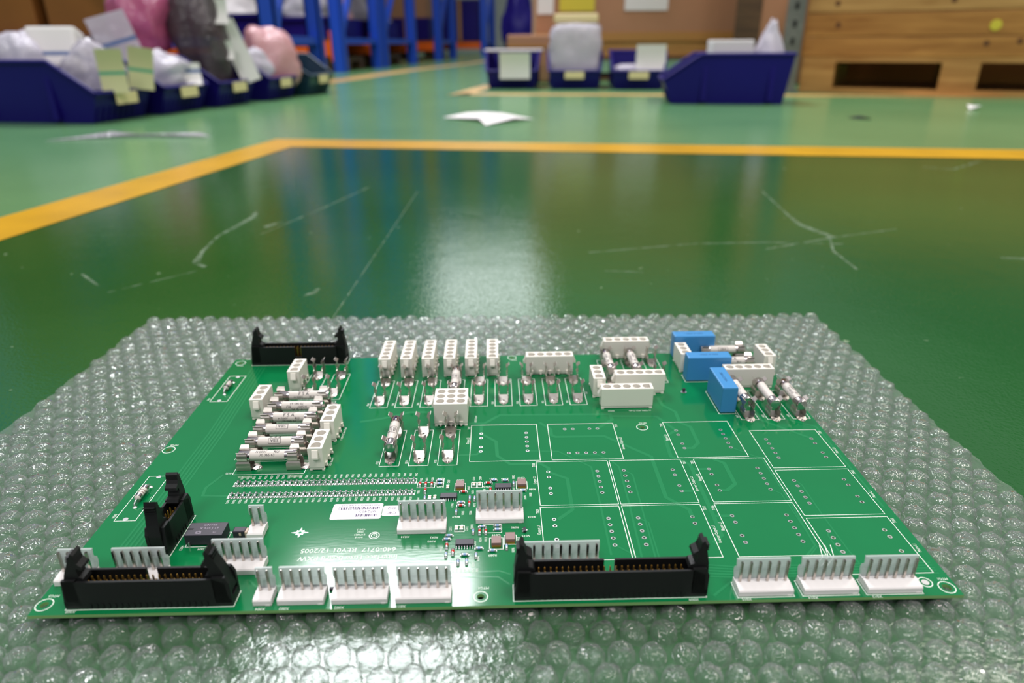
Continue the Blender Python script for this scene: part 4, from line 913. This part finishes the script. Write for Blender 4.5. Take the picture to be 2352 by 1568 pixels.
# --- blue and orange pallet racking
def bar(mb, a, b, wd, dp=None):
    a, b = Vector(a), Vector(b); t = (b-a).normalized(); u = t.orthogonal().normalized()
    up = Vector((0, 0, 1)); u = up.cross(t).normalized() if abs(t.z) < .99 else Vector((1, 0, 0)); v = t.cross(u); h1, h2 = wd/2, (dp or wd)/2
    vs = [p+u*sx*h1+v*sy*h2 for p in (a, b) for sx, sy in ((-1, -1), (1, -1), (1, 1), (-1, 1))]
    mb.add(vs, [(0, 1, 2, 3), (7, 6, 5, 4), (0, 4, 5, 1), (1, 5, 6, 2), (2, 6, 7, 3), (3, 7, 4, 0)])
    return mb
def rack(x, y, rz, depth, label, levels=(.19, 1.35, 2.5), length=2.7, Ht=3.2, up=.1, beams=True, group='blue and orange pallet racks'):
    """end frame at local x 0 running back along +y; beams run to -x"""
    o = empty('pallet_rack', (x, y, .0015), rz); tag(o, label, 'rack', group)
    for fx in (0, -length):
        for yy in (0, depth):
            q = MB(); h = up/2; t = .012
            q.box(fx-h, fx+h, yy-h, yy-h+t, 0, Ht); q.box(fx-h, fx-h+t, yy-h, yy+h, 0, Ht); q.box(fx+h-t, fx+h, yy-h, yy+h, 0, Ht); u_ = obj('upright', q.mesh('upright', [M['steel']]), o)
        for z in (.25, 1.45, 2.65):
            obj('cross_strut', bar(MB(), (fx, .05, z), (fx, depth-.05, z), .05).mesh('cross_strut', [M['steel']]), o)
        for z0, z1, s in ((.30, 1.40, 0), (1.5, 2.6, 1)):
            a, b = (depth-.05, .05) if s == 0 else (.05, depth-.05)
            obj('brace', bar(MB(), (fx+.01, b if s == 0 else b, z0), (fx+.01, a, z1), .045).mesh('brace', [M['steel']]), o)
    if beams:
        for z in levels:
            for yy in (-.02, depth+.02):
                q = MB(); q.box(-length+.06, -.055, yy-.025, yy+.025, z-.06, z+.06); b_ = obj('beam', q.mesh('beam', [M['orange']]), o)
                q = MB(); q.box(-.065, -.05, yy-.035, yy+.035, z-.10, z+.14); q.box(-length+.05, -length+.065, yy-.035, yy+.035, z-.10, z+.14); obj('beam_connector', q.mesh('beam_connector', [M['orange']]), b_)
    return o
RZ = -math.atan2(.098, .995)
rd = Vector((.098, .995)); 
RA = rack(-1.47, 6.40, RZ, 1.15, 'blue racking end frame nearest the left bins, with orange beam')
RBk = rack(-1.47+rd.x*1.36, 6.40+rd.y*1.36, RZ, 1.35, 'blue racking end frame standing back to back behind the nearest one', up=.11)
RC = rack(-1.07, 11.1, RZ, 1.2, 'blue racking end frame across the far aisle with bright orange beam end', up=.12)
RD = rack(-.52, 14.9, RZ, 1.3, 'farthest blue racking frame, beside the small brown carton', up=.13)
RE = rack(-1.42, 4.45, .0, 1.0, 'blue racking behind the left bins, holding orange-brown cartons', levels=(.27, 1.35, 2.5), length=2.6, beams=False)
q = MB(); q.box(-2.55, -.05, -.03, .03, .21, .27); obj('beam', q.mesh('beam', [M['steel']]), RE, label='blue beam'); q = MB(); q.box(-2.55, -.05, .97, 1.03, .21, .27); obj('beam', q.mesh('beam', [M['steel']]), RE, label='blue beam')
obj('brace', bar(MB(), (-.72, -.01, .30), (-1.6, -.01, 1.35), .06).mesh('brace', [M['steel']]), RE)
def onrack(r, lx, ly, z):
    p = Matrix.Translation(r.location) @ Matrix.Rotation(r.rotation_euler.z, 4, 'Z') @ Vector((lx, ly, z)); return (p.x, p.y, p.z)
def carton(r, lx, ly, z, wd, dp, h, mt, label, rz=0.0, nm='cardboard_box', cat='box', group=None):
    q = MB(); q.bbox(-wd/2, wd/2, 0, dp, 0, h, .01); q.box(-.03, .03, -.003, 0, 0, h, 1); q.box(-.03, .03, 0, dp, h, h+.002, 1)
    o = obj(nm, q.mesh(nm, [M[mt], M['tape']]), None, onrack(r, lx, ly, z), r.rotation_euler.z+rz); tag(o, label, cat, group); return o
carton(RE, -.95, .06, .273, .78, .8, .9, 'cartono', 'orange-brown carton on the left racking, beside the diagonal blue brace')
carton(RE, -1.9, .06, .273, .98, .8, .9, 'cartono', 'orange-brown carton on the left racking at the left frame edge')
carton(RE, -1.35, .1, 1.42, 1.7, .8, .8, 'carton', 'wide brown carton on the upper level of the left racking')
def deck(r, depth, z, lab):
    q = MB(); q.box(-2.62, -.07, .04, depth-.04, z, z+.02); obj('shelf_deck', q.mesh('shelf_deck', [M['old']]), r)
for r, d in ((RA, 1.15), (RBk, 1.35), (RC, 1.2), (RD, 1.3)):
    for z in (.252, 1.412, 2.562): deck(r, d, z, '')
deck(RE, 1.0, .252, ''); deck(RE, 1.0, 1.38, '')
def tub(r, lx, ly, z, wd, dp, h, mt, label):
    q = MB(); q.box(-wd/2, wd/2, 0, dp, 0, .01, 0); t = .012
    for a in ((-wd/2, wd/2, 0, t), (-wd/2, wd/2, dp-t, dp), (-wd/2, -wd/2+t, t, dp-t), (wd/2-t, wd/2, t, dp-t)): q.box(*a, .01, h)
    for a in ((-wd/2-.015, wd/2+.015, -.015, 0), (-wd/2-.015, wd/2+.015, dp, dp+.015)): q.box(*a, h-.03, h)
    o = obj('storage_tub', q.mesh('storage_tub', [mt]), None, onrack(r, lx, ly, z), r.rotation_euler.z); tag(o, label, 'tub'); return o
ZR = .274
tub(RA, -.36, .06, ZR, .5, .45, .17, M['navy'], 'dark navy tub in the nearest racking bay, close to its front upright')
tub(RA, -.36, .60, ZR, .5, .45, .17, M['navy'], 'dark navy tub deeper in the nearest racking bay')
bag(onrack(RA, -.36, .28, ZR+.012), (.40, .36, .42), .2, 31, M['bagw'], 'pinkish white bag standing in the front navy tub of the racking', pinch=.7)
bag(onrack(RA, -.36, .82, ZR+.012), (.4, .36, .45), .2, 32, M['bagpp'], 'pale pink bag standing in the rear navy tub of the racking', pinch=.7)
tub(RA, -.98, .06, ZR, .55, .5, .2, M['navy'], 'navy tub further along the nearest racking bay')
bag(onrack(RA, -.98, .3, ZR+.012), (.4, .3, .36), .5, 36, M['white'], 'white bag leaning in the further navy tub of the racking', pinch=.5)
carton(RA, -1.9, .1, ZR, .8, .8, .8, 'carton', 'brown carton deep in the nearest racking bay')
tub(RBk, -.4, .1, ZR, .55, .5, .18, M['navy'], 'navy tub in the second racking bay, near its front upright'); tub(RBk, -.4, .75, ZR, .55, .45, .18, M['navy'], 'navy tub in the second racking bay, near its rear upright')
bag(onrack(RBk, -.4, .36, ZR+.012), (.42, .36, .4), .1, 33, M['bagw'], 'white bag in the front tub of the second racking bay', pinch=.6)
bag(onrack(RBk, -.4, .98, ZR+.012), (.42, .36, .46), .6, 34, M['bagc'], 'grey bag in the rear tub of the second racking bay', pinch=.8)
carton(RC, -.5, .1, ZR, .7, .9, .3, 'navy', 'navy crate on the lowest level of the far racking'); carton(RC, -.5, .15, ZR+.302, .65, .8, .4, 'carton', 'brown carton on top of navy crate in the far racking')
carton(RD, -.5, .1, ZR, .8, 1.0, .75, 'navy', 'navy crate on the farthest racking')
carton(RA, -1.3, .12, 1.434, 2.3, .9, .9, 'carton', 'wide brown carton on the second level of the nearest racking')
carton(RBk, -1.3, .12, 1.434, 2.3, 1.0, .8, 'cartono', 'wide orange-brown carton on the second level of the second racking')
carton(RC, -1.3, .12, 1.434, 2.3, 1.0, .9, 'carton', 'wide brown carton on the second level of the far racking')
pallet(onrack(RA, -1.3, .1, 0)[0], onrack(RA, -1.3, .1, 0)[1], RZ, 1.2, .9, 'dark wooden pallet pushed under the nearest racking', M['old'], .12)
pallet(onrack(RBk, -1.3, .15, 0)[0], onrack(RBk, -1.3, .15, 0)[1], RZ, 1.2, 1.0, 'dark wooden pallet pushed under the second racking', M['old'], .12)
pallet(onrack(RC, -1.3, .1, 0)[0], onrack(RC, -1.3, .1, 0)[1], RZ, 1.2, 1.0, 'dark wooden pallet pushed under the far racking', M['old'], .12)
bag((.12, 10.4, .002), (.42, .42, .95), .3, 40, M['navy'], 'dark blue sack standing at the far end of the aisle', pinch=.6)

# --- litter on the floor
def scrap(pts, z, mt, name, label, cat):
    mb = MB(); n = len(pts); cx = sum(p[0] for p in pts)/n; cy = sum(p[1] for p in pts)/n
    vs = [(p[0], p[1], .002+(z if i % 2 else .0)) for i, p in enumerate(pts)]+[(cx, cy, .003+z*.7)]
    vs2 = [(a, b, c-.0004) for a, b, c in vs]
    mb.add(vs+vs2, [(i, (i+1) % n, n) for i in range(n)]+[((i+1) % n+n+1, i+n+1, 2*n+1) for i in range(n)]+[(i, i+n+1, (i+1) % n+n+1, (i+1) % n) for i in range(n)])
    o = obj(name, mb.mesh(name, [mt])); tag(o, label, cat); return o
scrap([(-.225, 2.36), (-.10, 2.24), (-.075, 2.12), (.01, 2.24), (.075, 2.30), (-.03, 2.42), (-.10, 2.56), (-.15, 2.44)], .008, M['white'], 'paper_scrap', 'white paper scrap lying on the pale green floor', 'paper')
scrap([(-1.20, 1.82), (-1.10, 1.87), (-1.02, 1.91), (-.9, 1.88), (-.80, 1.89), (-.84, 1.92), (-1.0, 1.94), (-1.10, 1.96), (-1.16, 1.90)], .007, M['bagc'], 'plastic_scrap', 'crumpled strip of clear plastic on the floor near the left bins', 'plastic scrap')
scrap([(1.09, 2.25), (1.13, 2.24), (1.145, 2.27), (1.12, 2.30), (1.08, 2.29)], .004, M['dark'], 'rubber_scrap', 'small dark scrap on the pale green floor below the pallet', 'scrap')
scrap([(1.63, 2.55), (1.67, 2.55), (1.68, 2.59), (1.65, 2.60)], .012, M['white'], 'paper_scrap', 'tiny white scrap on the floor near the crate', 'paper')
